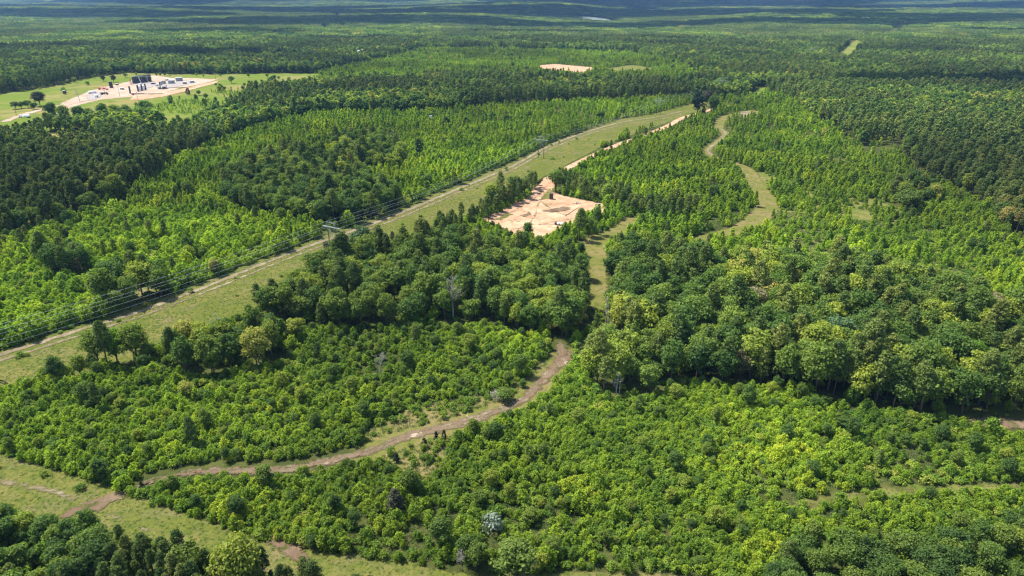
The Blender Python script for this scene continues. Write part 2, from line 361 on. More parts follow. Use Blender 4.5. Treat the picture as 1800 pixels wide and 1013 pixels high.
TRK = [(-200, 688), (0, 625), (150, 578), (300, 529), (520, 442), (600, 414), (700, 377), (800, 335), (900, 293), (960, 260), (1020, 236), (1090, 216), (1150, 207), (1200, 196)]
path('dirt_track', TRK, [1.6, 1.2, 1.6, 1.6, 1.2], G_track, .22, 1.2, 2.5)
TRK2 = [(u + 3, v + 9 - max(0, (600 - v)) * .012) for u, v in TRK]
path('dirt_track', TRK2, [.8, .6, .9, .7], G_track, .24, 1.2, 2.5)
REDRD = [(962, 330), (965, 316), (985, 303), (1010, 290), (1050, 271), (1095, 252), (1130, 240), (1170, 224), (1200, 208), (1232, 199), (1262, 190), (1295, 184)]
_, lRED = path('dirt_road', REDRD, [4.5, 3.0, 3.2, 3.5, 3.0, 3.0], G_red, .34, 1.5, 2.5)
path('dirt_road', [(840, 392), (880, 372), (925, 350), (950, 330), (964, 316)], [2.5, 3.0], G_red, .36, 1.5, 2.5)
path('bare_path', [(-80, 832), (0, 848), (60, 858), (110, 870), (160, 892), (260, 935)], [.8, .5, .1], G_track, .22, 1.0, 2.5)
path('bare_path', [(120, 905), (165, 890), (222, 866)], [1.2, 2.2, 1.8], G_trail, .26, 1.0, 2.5)
path('bare_path', [(487, 952), (520, 972), (530, 985)], [2.2, 1.4], G_trail, .26, 1.0, 2.5)
path('gravel_drive', [(10, 214), (30, 206), (70, 194), (110, 186), (150, 176)], [4, 4, 4, 7], G_pad2, .36, 2.5)
for q in ([(952, 372), (975, 367), (992, 364), (1004, 366), (996, 371), (972, 375)], [(868, 387), (890, 376), (900, 378), (880, 388)], [(915, 380), (930, 373), (934, 378), (920, 383)], [(950, 352), (966, 330), (972, 341), (968, 350)]):
    sheet('weedy_patch', W(q), G_lane if q[0][0] in (868, 950) else G_trail, .30, 1.0, depth=3)
for q in ([(962, 326), (952, 338), (936, 352), (912, 366), (880, 384), (850, 396)], [(955, 345), (945, 362), (940, 380), (925, 398), (900, 404)], [(948, 350), (960, 362), (990, 378), (1030, 372), (1056, 366)], [(905, 388), (940, 396), (980, 390), (1010, 384)]):
    path('wheel_rut', q, [.3, .2, .3], G_track, .30, .6, 1.6)
sheet('dirt_clearing', W([(943, 116), (975, 113), (1040, 119), (1043, 126), (1020, 129), (980, 126), (950, 123)]), G_red, .5, 5, depth=8)
sheet('dirt_clearing', W([(1300, 196), (1330, 197), (1334, 204), (1318, 209), (1296, 206)]), G_track, .3, 2.5)
sheet('grass_clearing', W([(1060, 122), (1110, 115), (1150, 120), (1140, 131), (1080, 130)]), G_dry, .5, 6, depth=8)
sheet('grass_strip', W([(1464, 110), (1478, 92), (1498, 75), (1516, 66), (1528, 66), (1514, 80), (1498, 98), (1488, 110)]), G_field, .8, 6, depth=8)
sheet('grass_strip', W([(1306, 172), (1335, 154), (1350, 156), (1330, 172)]), G_field, .4, 4, depth=6)
sheet('grass_strip', W([(1545, 64), (1575, 46), (1604, 36), (1610, 38), (1590, 52), (1560, 66)]), G_dry, 1.0, 10, depth=12)
sheet('grass_clearing', W([(560, 52), (582, 40), (592, 22), (600, 20), (594, 40), (575, 54)]), G_dry, 1.0, 12, depth=12)
sheet('dirt_berm', W([(235, 169), (262, 168), (300, 161), (385, 142), (380, 147), (330, 160), (290, 170), (250, 176), (228, 176)]), G_red, .42, 3, depth=6)
sheet('bare_ground', W([(685, 100), (700, 94), (703, 104), (690, 112)]), G_red, .5, 5, depth=6)
sheet('bare_ground', W([(185, 372), (205, 357), (226, 350), (222, 362), (200, 378)]), G_trail, .2, 2)
sheet('bare_ground', W([(1700, 740), (1730, 732), (1800, 739), (1900, 748), (1900, 758), (1780, 754), (1720, 755)]), G_trail, .15, 2)
sheet('bare_ground', W([(1080, 380), (1180, 392), (1150, 402), (1100, 396)]), G_red, .15, 2)
sheet('bare_ground', W([(450, 535), (475, 531), (480, 538), (460, 543)]), G_trail, .16, 1.5)
sheet('bare_ground', W([(1400, 300), (1650, 300), (1650, 302), (1400, 302)]), G_dry, .15, 3)
WHT = W([(238, 147), (248, 143), (262, 144), (272, 149), (268, 154), (250, 158), (240, 155)])
sheet('gravel_bed', WHT, G_white, .5, 2)
sheet('gravel_bed', W([(152, 168), (164, 161), (176, 163), (178, 170), (168, 176), (155, 178)]), G_white, .5, 2)
sheet('gravel_bed', W([(272, 148), (330, 142), (345, 146), (300, 155), (278, 156)]), G_white, .48, 2.5)
water, wt, wN, wL = newmat('lake_water')
wb = wN.new('ShaderNodeBsdfPrincipled'); wb.inputs['Base Color'].default_value = (.10, .16, .2, 1); wb.inputs['Roughness'].default_value = .12
wm = wN.new('ShaderNodeOutputMaterial'); wL.new(wb.outputs[0], wm.inputs[0])
for (lx, ly, rx, ry) in LAKES:
    mb = MB(); n = 40
    mb.add([(lx + rx * 1.05 * math.cos(2 * math.pi * k / n) * (1 + .08 * math.sin(3 * k)), ly + ry * 1.05 * math.sin(2 * math.pi * k / n), -16.6) for k in range(n)], [tuple(range(n))])
    tag(mb.obj('lake', water), kind='structure')


# ------------------------------------------------------------------ tree and bush shapes
def cards(c, n, s, jit, rg, asp=0.75):
    """leaf sprays: small quads about centres c, facing roughly n"""
    k = len(c); n = n + rg.normal(0, jit, (k, 3)); n /= np.linalg.norm(n, axis=1)[:, None] + 1e-9
    a = rg.normal(0, 1, (k, 3)); u = np.cross(n, a); u /= np.linalg.norm(u, axis=1)[:, None] + 1e-9; v = np.cross(n, u)
    s = s * rg.uniform(.65, 1.3, (k, 1)); b = s * asp
    q = np.stack([c - u * s - v * b * .35, c + u * s * .2 - v * b, c + u * s + v * b * .3, c - u * s * .15 + v * b], 1)
    return q.reshape(-1, 3)
def crown_mesh(name, quads, mats, trunk=None):
    co = np.concatenate(quads); nf = len(co) // 4; f = np.arange(nf * 4).reshape(-1, 4)
    me = bpy.data.meshes.new(name)
    if trunk is None:
        fill(me, co, f); me.materials.append(mats[0]); return me
    tv = np.array(trunk.v); tf = [tuple(i + len(co) for i in q) for q in trunk.f if len(q) == 4]
    tf = np.array(tf, int); fill(me, np.concatenate([co, tv]), np.concatenate([f, tf]))
    me.materials.append(mats[0]); me.materials.append(mats[1])
    me.polygons.foreach_set('material_index', np.r_[np.zeros(nf, np.int32), np.ones(len(tf), np.int32)]); return me
def sph(rg, k, up=0.0):
    d = rg.normal(0, 1, (k, 3)); d[:, 2] += up; return d / (np.linalg.norm(d, axis=1)[:, None] + 1e-9)
def g_broad(rg, H=14., r=4.6, lobes=46, per=62, leaf=.33, base=.22):
    z0 = H * base; cz = (H + z0) / 2; rz = (H - z0) / 2; Q = []; t = MB()
    t.tube([(0, 0, -.4), (.1, 0, z0 * .6), (.25 * rg.normal(), .25 * rg.normal(), H * .72)], [.32, .24, .08], 6, caps=False)
    off = rg.normal(0, .5, 2)
    for i in range(lobes):
        d = sph(rg, 1, .45)[0]; rad = rg.uniform(.62, 1.0); bul = 1 + .18 * math.sin(3 * math.atan2(d[1], d[0]) + off[0] * 5)
        c = np.array([d[0] * r * rad * bul * .82 + off[0] * .5, d[1] * r * rad * bul * .82 + off[1] * .5, cz + d[2] * rz * .82 * rad])
        lr = r * rg.uniform(.22, .40); ds = sph(rg, per, .5)
        p = c + ds * np.array([1, 1, .72]) * lr * rg.uniform(.6, 1.25, (per, 1))
        Q.append(cards(p, ds + np.array([0, 0, .35]), leaf, .6, rg))
        if i % 4 == 0: t.tube([(0, 0, z0 * .7 + .3 * i / lobes * H * .5), tuple(c * .6 + np.array([0, 0, c[2] * .25])), tuple(c)], [.13, .08, .03], 4, caps=False)
    ds = sph(rg, 90); Q.append(cards(np.array([off[0] * .5, off[1] * .5, cz]) + ds * np.array([r * .55, r * .55, rz * .6]), ds, leaf * 2.4, .4, rg))
    return Q, t
def g_pine(rg, H=17., r=3.0, clumps=58, per=44, leaf=.34, base=.42):
    Q = []; t = MB(); z0 = H * base; lean = rg.normal(0, .35, 2)
    t.tube([(0, 0, -.4), (lean[0] * .3, lean[1] * .3, H * .5), (lean[0], lean[1], H * .96)], [.27, .19, .05], 6, caps=False)
    for i in range(clumps):
        f = ((i + rg.uniform()) / clumps) ** .85; z = z0 + (H - z0) * f
        pr = r * (math.sin(math.pi * min(1, .22 + .78 * f) ** 1.15) ** .6 if f < 1 else 0) * (1 - .25 * f) * rg.uniform(.55, 1.12)
        a = i * 2.4 + rg.normal(0, .4); ax = np.array([lean[0] * z / H, lean[1] * z / H, 0])
        c = ax + np.array([math.cos(a) * pr * .78, math.sin(a) * pr * .78, z + rg.normal(0, .25)])
        lr = rg.uniform(.65, 1.15) * r / 3.0; ds = sph(rg, per, .6)
        p = c + ds * np.array([1.1, 1.1, .55]) * lr * rg.uniform(.4, 1.05, (per, 1))
        Q.append(cards(p, ds + np.array([0, 0, .3]), leaf, .8, rg, .42))
        if i % 3 == 0: t.tube([tuple(ax + np.array([0, 0, z - .5])), tuple(c)], [.06, .025], 3, caps=False)
    return Q, t
def g_young(rg, H=4.6, r=1.25, lobes=22, per=30, leaf=.19, point=1.0):
    Q = []; t = MB(); t.tube([(0, 0, -.2), (.05, .03, H * .5), (.02, 0, H * .93)], [.07, .05, .015], 4, caps=False)
    for i in range(lobes):
        f = (i + .5) / lobes; z = H * (.10 + .84 * f); pr = r * ((1 - f) ** .62 if point > .5 else math.sin(math.pi * (.15 + .85 * f)) ** .7) * rg.uniform(.6, 1.15)
        a = i * 2.4 + rg.normal(0, .5); c = np.array([math.cos(a) * pr * .72, math.sin(a) * pr * .72, z])
        lr = r * rg.uniform(.20, .42) * (1 - .3 * f); ds = sph(rg, per, .5)
        p = c + ds * np.array([.9, .9, 1.1]) * lr * rg.uniform(.35, 1.4, (per, 1))
        Q.append(cards(p, ds + np.array([0, 0, .35]), leaf, .8, rg))
    k = 14; zz = rg.uniform(H * .86, H * 1.06, k); p = np.stack([rg.normal(0, .07, k), rg.normal(0, .07, k), zz], -1)
    Q.append(cards(p, sph(rg, k), leaf * .8, .5, rg)); return Q, t
def g_bush(rg, H=1.7, r=1.15, lobes=13, per=26, leaf=.17):
    Q = []; t = MB(); t.tube([(0, 0, -.2), (0, 0, H * .6)], [.05, .02], 3, caps=False)
    for i in range(lobes):
        d = sph(rg, 1, .5)[0]; c = np.array([d[0] * r * .66, d[1] * r * .66, max(.1, H * .45 + d[2] * H * .36)]); ds = sph(rg, per, .6)
        lr = r * rg.uniform(.25, .46)
        p = c + ds * lr * rg.uniform(.5, 1.1, (per, 1)); Q.append(cards(p, ds + np.array([0, 0, .3]), leaf, .6, rg))
    return Q, t
KINDS = {  # kind: (generator, variants near, leaf material)
    'broad': [dict(), dict(H=15, r=5.2, lobes=54), dict(H=12.5, r=4.0, lobes=38), dict(H=15.5, r=4.2, lobes=50, base=.13), dict(H=11, r=4.4, lobes=44, base=.08), dict(H=14, r=5, lobes=40, per=50)],
    'pine': [dict(), dict(H=18, r=3.3, base=.5), dict(H=15, r=2.6, clumps=48), dict(H=16.5, r=3.4, base=.36, clumps=64), dict(H=13, r=2.7, clumps=50, base=.25)],
    'young': [dict(r=1.5), dict(H=5.2, r=1.45), dict(H=4.3, r=1.7), dict(H=4.8, r=1.6, lobes=26),
              dict(H=4.0, r=1.9, point=0, lobes=28), dict(H=3.6, r=2.2, point=0, lobes=32), dict(H=4.4, r=1.7, point=0, lobes=26), dict(H=3.2, r=2.0, point=0, lobes=26), dict(H=5.0, r=2.1, point=0, lobes=34)],
    'bush': [dict(r=1.6, lobes=17), dict(H=1.3, r=1.9, lobes=20), dict(H=2.2, r=1.4, lobes=16), dict(H=1.0, r=1.3)]}
GEN = dict(broad=g_broad, pine=g_pine, young=g_young, bush=g_bush)
LMAT = dict(broad=M_broad, pine=M_pine, young=M_young, bush=M_bush)
FAR = dict(broad=dict(lobes=22, per=22, leaf=.78), pine=dict(clumps=26, per=15, leaf=.72), young=dict(lobes=9, per=12, leaf=.40), bush=dict(lobes=6, per=9, leaf=.36))
def g_weed(rg, r=.8, n=46, h=.55):
    d = rg.normal(0, 1, (n, 2)) * r * .5; z = rg.uniform(.05, h, n) * np.exp(-(d ** 2).sum(1)); nn = np.concatenate([rg.normal(0, 1, (n, 2)), rg.uniform(.2, 1, (n, 1))], 1)
    t = MB(); t.tube([(0, 0, -.1), (0, 0, h * .5)], [.02, .01], 3, caps=False); return [cards(np.concatenate([d, z[:, None]], 1), nn, .15, .2, rg, .5)], t
protos = {}; protoH = {}
weeds = []
for i in range(3):
    Q, t = g_weed(np.random.default_rng(70 + i)); weeds.append(crown_mesh('weed_tuft', Q, [M_weed, M_bark], t))
for k, vs in KINDS.items():
    protos[k] = []; protos[k + '_far'] = []
    for i, a in enumerate(vs):
        Q, t = GEN[k](np.random.default_rng(100 + i), **a)
        a.setdefault('base', .24) if k == 'pine' and i in (0, 4) else None
        cm = crown_mesh(k + '_leaves', Q, [LMAT[k]]); tm = t.mesh(k + '_stem', M_bark, True)
        protos[k].append((cm, tm, crown_mesh(k + '_whole', Q, [LMAT[k], M_bark], t)))
        if i < 4:
            b = dict(a); b.update(FAR[k])
            if k == 'pine': b['clumps'] = 26
            if k == 'broad': b['lobes'] = 22
            if k == 'young': b['lobes'] = 10
            Q, t = GEN[k](np.random.default_rng(200 + i), **b)
            protos[k + '_far'].append((None, None, crown_mesh(k + '_whole_far', Q, [LMAT[k], M_bark], t)))
def g_patch(rg, size=46., kind='broad'):
    Q = []; sp = dict(broad=7.6, pine=5.8, young=4.2)[kind]; n = int(size / sp)
    for i in range(n):
        for j in range(n):
            x = (i + .5 + rg.uniform(-.4, .4)) * sp - size / 2; y = (j + .5 + rg.uniform(-.4, .4)) * sp - size / 2
            H = dict(broad=14, pine=16, young=6)[kind] * rg.uniform(.72, 1.18); r = sp * rg.uniform(.5, .72)
            m = 26 if kind == 'broad' else 17; ds = sph(rg, m, .75)
            rz = r * (1.0 if kind == 'broad' else 1.7)
            p = np.array([x, y, H - rz * .9]) + ds * np.array([r, r, rz]) * rg.uniform(.75, 1.05, (m, 1))
            Q.append(cards(p, ds + np.array([0, 0, .3]), sp * .19, .5, rg))
    k = n * n * 2; g = np.stack([rg.uniform(-size / 2, size / 2, k), rg.uniform(-size / 2, size / 2, k), rg.uniform(2, 6, k)], -1)
    Q.append(cards(g, np.tile([0, 0, 1.], (k, 1)), 2.6, .3, rg)); return Q
patches = {}
for k in ('broad', 'pine', 'young'):
    patches[k] = [crown_mesh(k + '_patch', g_patch(np.random.default_rng(300 + i), kind=k), [LMAT[k]]) for i in range(3)]

# ------------------------------------------------------------------ stuff: many instances on the points of ONE object
def scatter(name, label, cat, meshes, pos, rot, scl, pick):
    c = bpy.data.collections.new(name + '_kinds')
    for i, me in enumerate(meshes):
        c.objects.link(bpy.data.objects.new('%s_%02d' % (name, i), me))
    me = bpy.data.meshes.new(name); me.vertices.add(len(pos)); me.vertices.foreach_set('co', np.asarray(pos, np.float32).ravel())
    for nm, ty, ar in (('rot', 'FLOAT_VECTOR', rot), ('scl', 'FLOAT_VECTOR', scl)):
        me.attributes.new(nm, ty, 'POINT').data.foreach_set('vector', np.asarray(ar, np.float32).ravel())
    me.attributes.new('pick', 'INT', 'POINT').data.foreach_set('value', np.asarray(pick, np.int32))
    for m_ in meshes[0].materials: me.materials.append(m_)
    me.update(); o = link(name, me)
    g = bpy.data.node_groups.new(name, 'GeometryNodeTree')
    g.interface.new_socket('Geometry', in_out='INPUT', socket_type='NodeSocketGeometry')
    g.interface.new_socket('Geometry', in_out='OUTPUT', socket_type='NodeSocketGeometry')
    N, L = g.nodes, g.links
    gi = N.new('NodeGroupInput'); go = N.new('NodeGroupOutput'); ip = N.new('GeometryNodeInstanceOnPoints'); ci = N.new('GeometryNodeCollectionInfo')
    ci.inputs['Collection'].default_value = c; ci.inputs['Separate Children'].default_value = True; ci.inputs['Reset Children'].default_value = True
    def at(nm, ty):
        n = N.new('GeometryNodeInputNamedAttribute'); n.data_type = ty; n.inputs['Name'].default_value = nm; return n.outputs['Attribute']
    L.new(gi.outputs[0], ip.inputs['Points']); L.new(ci.outputs[0], ip.inputs['Instance']); ip.inputs['Pick Instance'].default_value = True
    L.new(at('pick', 'INT'), ip.inputs['Instance Index'])
    er = N.new('FunctionNodeEulerToRotation'); L.new(at('rot', 'FLOAT_VECTOR'), er.inputs[0]); L.new(er.outputs[0], ip.inputs['Rotation'])
    L.new(at('scl', 'FLOAT_VECTOR'), ip.inputs['Scale']); L.new(ip.outputs[0], go.inputs[0])
    o.modifiers.new('scatter', 'NODES').node_group = g
    return tag(o, label, cat, kind='stuff')

# ------------------------------------------------------------------ zones of vegetation, as ground outlines in px
# classes: 0 mixed mature, 1 mature broadleaf, 2 mature pine, 3 young plantation, 4 bright thicket, 5 darker thicket,
#          6 grass, 7 bare, 8 sparse young on dry grass, 9 loose young mix
ZN = [
 (9, [(955, 305), (985, 296), (1060, 257), (1135, 228), (1200, 207), (1250, 190), (1262, 190), (1235, 202), (1185, 224), (1135, 245), (1090, 264), (1010, 299), (975, 330), (960, 322)]),
 (5, [(730, 402), (838, 391), (905, 416), (955, 424), (1000, 398), (1035, 382), (1075, 362), (1100, 390), (1050, 440), (1050, 505), (950, 492), (850, 456), (760, 450), (680, 462), (640, 452)]),
 (2, [(-400, 480), (0, 432), (50, 405), (120, 382), (190, 352), (240, 330), (270, 300), (300, 275), (260, 245), (150, 252), (60, 250), (0, 235), (-400, 200)]),
 (3, [(-400, 640), (-400, 480), (0, 432), (60, 404), (130, 384), (200, 355), (250, 330), (300, 295), (360, 262), (420, 236), (500, 212), (560, 201), (700, 199), (850, 191), (950, 184), (1060, 180), (1190, 172), (1250, 176), (1225, 183), (1150, 203), (1090, 212), (980, 248), (900, 287), (800, 330), (700, 370), (520, 437), (300, 520), (0, 620), (-400, 745)]),
 (9, [(-400, 640), (-400, 480), (0, 432), (60, 404), (130, 384), (200, 370), (330, 385), (420, 400), (520, 437), (300, 520), (0, 620), (-400, 745)]),
 (1, [(400, 335), (450, 300), (500, 288), (560, 290), (620, 300), (650, 335), (690, 352), (702, 368), (650, 392), (560, 400), (500, 385), (440, 378), (400, 360)]),
 (1, [(590, 262), (700, 262), (716, 285), (700, 299), (650, 303), (598, 300)]),
 (1, [(180, 525), (240, 508), (280, 500), (300, 516), (230, 545), (180, 556)]),
 (0, [(80, 470), (150, 462), (160, 490), (90, 498)]),
 (3, [(470, 160), (520, 140), (560, 128), (620, 116), (690, 103), (740, 86), (900, 88), (1100, 94), (1190, 108), (1240, 140), (1190, 160), (1060, 150), (900, 145), (640, 145), (520, 160)]),
 (3, [(1262, 190), (1250, 178), (1300, 168), (1345, 162), (1400, 182), (1440, 215), (1500, 250), (1560, 275), (1640, 320), (1700, 345), (1760, 400), (1790, 430), (1900, 470), (2200, 560), (2200, 660), (1800, 575), (1620, 520), (1500, 482), (1350, 490), (1230, 482), (1150, 462), (1062, 480), (1035, 440), (1000, 420), (975, 414), (1030, 385), (1075, 362), (975, 330), (1010, 297), (1090, 262), (1135, 243), (1185, 222), (1235, 200)]),
 (2, [(1440, 216), (1500, 205), (1640, 215), (1800, 235), (2200, 260), (2200, 540), (1900, 468), (1790, 428), (1760, 398), (1700, 343), (1640, 318), (1560, 273), (1500, 248)]),
 (8, DRYR), (8, [(1560, 250), (1500, 262), (1440, 270), (1470, 300), (1600, 330), (1640, 330)]),
 (1, [(1560, 340), (1600, 335), (1650, 345), (1640, 368), (1580, 370)]),
 (13, [(972, 336), (980, 312), (1000, 322), (1070, 345), (1130, 365), (1205, 366), (1222, 380), (1180, 394), (1120, 390), (1070, 364), (1000, 348)]),
 (1, [(975, 448), (1000, 432), (1040, 412), (1085, 400), (1090, 410), (1050, 425), (1040, 440), (1046, 470), (1000, 466), (965, 470)]),
 (1, [(1390, 760), (1391, 760), (1390, 761)]),
 (1, [(-400, 1400), (-400, 1395), (-401, 1400)]),
 (5, [(-400, 790), (-300, 720), (0, 692), (90, 673), (140, 655), (250, 632), (340, 592), (450, 562), (520, 550), (760, 545), (930, 575), (1000, 595), (1040, 620), (1000, 650), (940, 705), (800, 750), (640, 800), (480, 832), (320, 838), (225, 866), (140, 838), (0, 798), (-400, 700)]),
 (11, [(80, 672), (150, 645), (270, 622), (285, 650), (120, 676)]),
 (1, [(140, 655), (245, 652), (262, 625), (215, 612), (160, 632)]),
 (0, [(300, 640), (340, 612), (450, 598), (530, 600), (500, 635), (400, 662), (330, 662)]),
 (1, [(440, 575), (455, 548), (510, 518), (600, 492), (680, 458), (760, 446), (850, 452), (900, 462), (950, 488), (1000, 466), (1035, 485), (1046, 510), (1050, 545), (1030, 585), (985, 600), (930, 590), (880, 575), (760, 570), (640, 575), (520, 580)]),
 (5, [(980, 430), (1040, 445), (1046, 480), (1000, 466)]),
 (4, [(-400, 1000), (200, 880), (320, 840), (480, 836), (640, 808), (800, 756), (930, 712), (985, 660), (1030, 640), (1050, 690), (1140, 700), (1200, 672), (1400, 680), (1500, 715), (1720, 750), (2200, 800), (2200, 1100), (1200, 1100), (720, 1000), (450, 945), (225, 868)]),
 (1, [(1066, 462), (1110, 450), (1150, 462), (1230, 480), (1350, 490), (1500, 480), (1620, 520), (1800, 575), (2200, 660), (2200, 830), (1800, 768), (1720, 752), (1600, 728), (1500, 718), (1400, 690), (1300, 682), (1200, 672), (1140, 690), (1060, 702), (1035, 668), (1040, 625), (1056, 590), (1060, 545), (1062, 500)]),
 (11, [(700, 1000), (760, 985), (830, 985), (900, 980), (960, 990), (1010, 1010), (1060, 1000), (1200, 1010), (1260, 1030), (1210, 1070), (1040, 1060), (900, 1050), (780, 1035)]),
 (11, [(1420, 960), (1550, 990), (1700, 960), (1820, 900), (2200, 900), (2200, 1200), (1300, 1200), (1330, 1030)]),
 (10, [(-400, 800), (0, 880), (100, 905), (200, 950), (350, 985), (520, 1020), (700, 1045), (900, 1060), (1300, 1085), (2200, 1120), (2200, 3000), (-400, 3000)]),
 (11, [(-400, 840), (0, 900), (100, 925), (220, 990), (160, 1040), (60, 1050), (-400, 1050)]),

 (6, ROW), (6, ROW2), (6, FIELD), (6, FIELD2),
 (13, [(745, 428), (752, 412), (820, 384), (868, 362), (908, 342), (940, 322), (957, 312), (953, 326), (928, 348), (880, 372), (840, 393), (800, 420)]),

 (5, [(268, 190), (300, 178), (350, 176), (420, 182), (418, 196), (340, 202), (280, 198)]),
 (5, [(370, 162), (420, 158), (470, 160), (470, 172), (400, 174)]),
 (0, [(84, 226), (200, 216), (275, 212), (282, 228), (200, 232), (90, 234)]),
 (6, CLEAR_R), (6, [(1300, 196), (1330, 197), (1334, 204), (1318, 209), (1296, 206)]),
 (6, [(1060, 122), (1110, 115), (1150, 120), (1140, 131), (1080, 130)]),
 (6, [(8, 236), (14, 200), (60, 190), (110, 186), (105, 200), (76, 214), (78, 236), (50, 252)]),
 (7, [(943, 116), (975, 112), (1040, 118), (1043, 128), (1020, 131), (980, 129), (950, 125)]),
 (6, [(1460, 114), (1476, 92), (1496, 74), (1516, 64), (1532, 64), (1516, 82), (1500, 100), (1490, 114)]),
 (6, [(1300, 174), (1335, 152), (1352, 155), (1332, 174)]),
 (6, [(1540, 68), (1572, 45), (1604, 34), (1612, 37), (1592, 54), (1560, 70)]), (6, [(556, 56), (580, 40), (590, 20), (602, 18), (597, 40), (577, 57)]),
 (6, [(184, 372), (205, 355), (228, 349), (223, 364), (200, 380)]),
 (6, [(1680, 735), (1730, 727), (1800, 735), (1900, 745), (1900, 770), (1780, 765), (1720, 766)]),
 (12, TRAILG), (7, PAD), (7, PAD_T),
]
def seg_mask(x, y, ln, wd):
    return polydist(x, y, ln, closed=False) < wd
LINES = [(lTRAIL, 4.2, 400), (lLANE, 6.5, 600), (lRT, 6.5, 950), (lRED, 8.0, 950)]
def classify(x, y):
    z = height(x, y); u, v, dep = proj(x, y, z)
    u = u + (vnoise(x / 9, y / 9, 5) - .5) * 3.5 * 300 / dep; v = v + (vnoise(x / 9, y / 9, 6) - .5) * 1.6 * 300 / dep   # ragged edges
    c = np.where(np.hypot(x, y) < 300, 5, 0)
    for k, poly in ZN: c[inpoly(u, v, poly)] = k
    near = np.hypot(x, y) < 1000
    for ln, wd, far in LINES:
        m = near & (np.hypot(x, y) < far); idx = np.nonzero(m)[0]
        if len(idx): c[idx[seg_mask(x[idx], y[idx], ln, wd)]] = 7
    for (lx, ly, rx, ry) in LAKES: c[np.hypot((x - lx) / rx, (y - ly) / ry) < 1.4] = 7
    return c, z, u, v
def cand(r0, r1, s, seed, um=140):
    """jittered grid inside the wedge the camera sees between the distances r0 and r1"""
    rg = np.random.default_rng(seed); X = r1 * 1.0
    xs_ = np.arange(-X, X, s); ys_ = np.arange(max(20, r0 * .72), r1, s)
    gx, gy = np.meshgrid(xs_, ys_); gx = gx.ravel(); gy = gy.ravel()
    k = np.abs(gx) < gy * .80 + 45
    gx, gy = gx[k], gy[k]; gx = gx + rg.uniform(-.46, .46, len(gx)) * s; gy = gy + rg.uniform(-.46, .46, len(gy)) * s
    r = np.hypot(gx, gy); k = (r >= r0) & (r < r1); gx, gy = gx[k], gy[k]
    z = height(gx, gy); u, v, d = proj(gx, gy, z); k = (u > -um) & (u < 1800 + um) & (v < 1300)
    return gx[k], gy[k], rg
# density of each kind in each class (share of grid points kept)
DEN = {'broad': {0: .50, 1: .90, 2: .10, 3: .02, 4: .012, 5: .04, 6: 0, 7: 0, 8: .006, 9: .05, 10: .04, 11: .80, 12: 0, 13: .1},
       'pine': {0: .50, 1: .20, 2: .85, 3: .012, 4: .005, 5: .012, 6: 0, 7: 0, 8: .008, 9: .025, 10: .12, 11: .04, 12: 0, 13: .85},
       'young': {0: .10, 1: .06, 2: .05, 3: .86, 4: .80, 5: .45, 6: .0, 7: 0, 8: .26, 9: .62, 10: .1, 11: .3, 12: .06, 13: .3},
       'weed': {0: .1, 1: .1, 2: .1, 3: .45, 4: .6, 5: .6, 6: .55, 7: 0, 8: .8, 9: .6, 10: .1, 11: .2, 12: .8, 13: .3},
       'bush': {0: .10, 1: .10, 2: .08, 3: .55, 4: .95, 5: .80, 6: .012, 7: 0, 8: .38, 9: .62, 10: .2, 11: .4, 12: .30, 13: .4}}
HT = {'broad': {3: .62, 4: .50, 5: .58, 8: .5, 9: .62, 11: .62, 13: .6}, 'pine': {3: .6, 4: .5, 5: .55, 8: .5, 9: .66, 10: .48, 11: .5, 13: .68},
      'young': {0: 1.1, 1: 1.1, 2: 1.1, 3: 1.2, 4: .66, 5: .76, 8: 1.1, 9: 1.25, 12: .6}, 'bush': {}, 'weed': {6: .55, 12: 1.1, 8: 1.2}}
GRID = {'broad': 6.3, 'pine': 4.5, 'young': 2.6, 'bush': 2.0}
GRIDF = {'broad': 7.2, 'pine': 6.0, 'young': 3.9}
NEAR, MID = 640.0, 2150.0
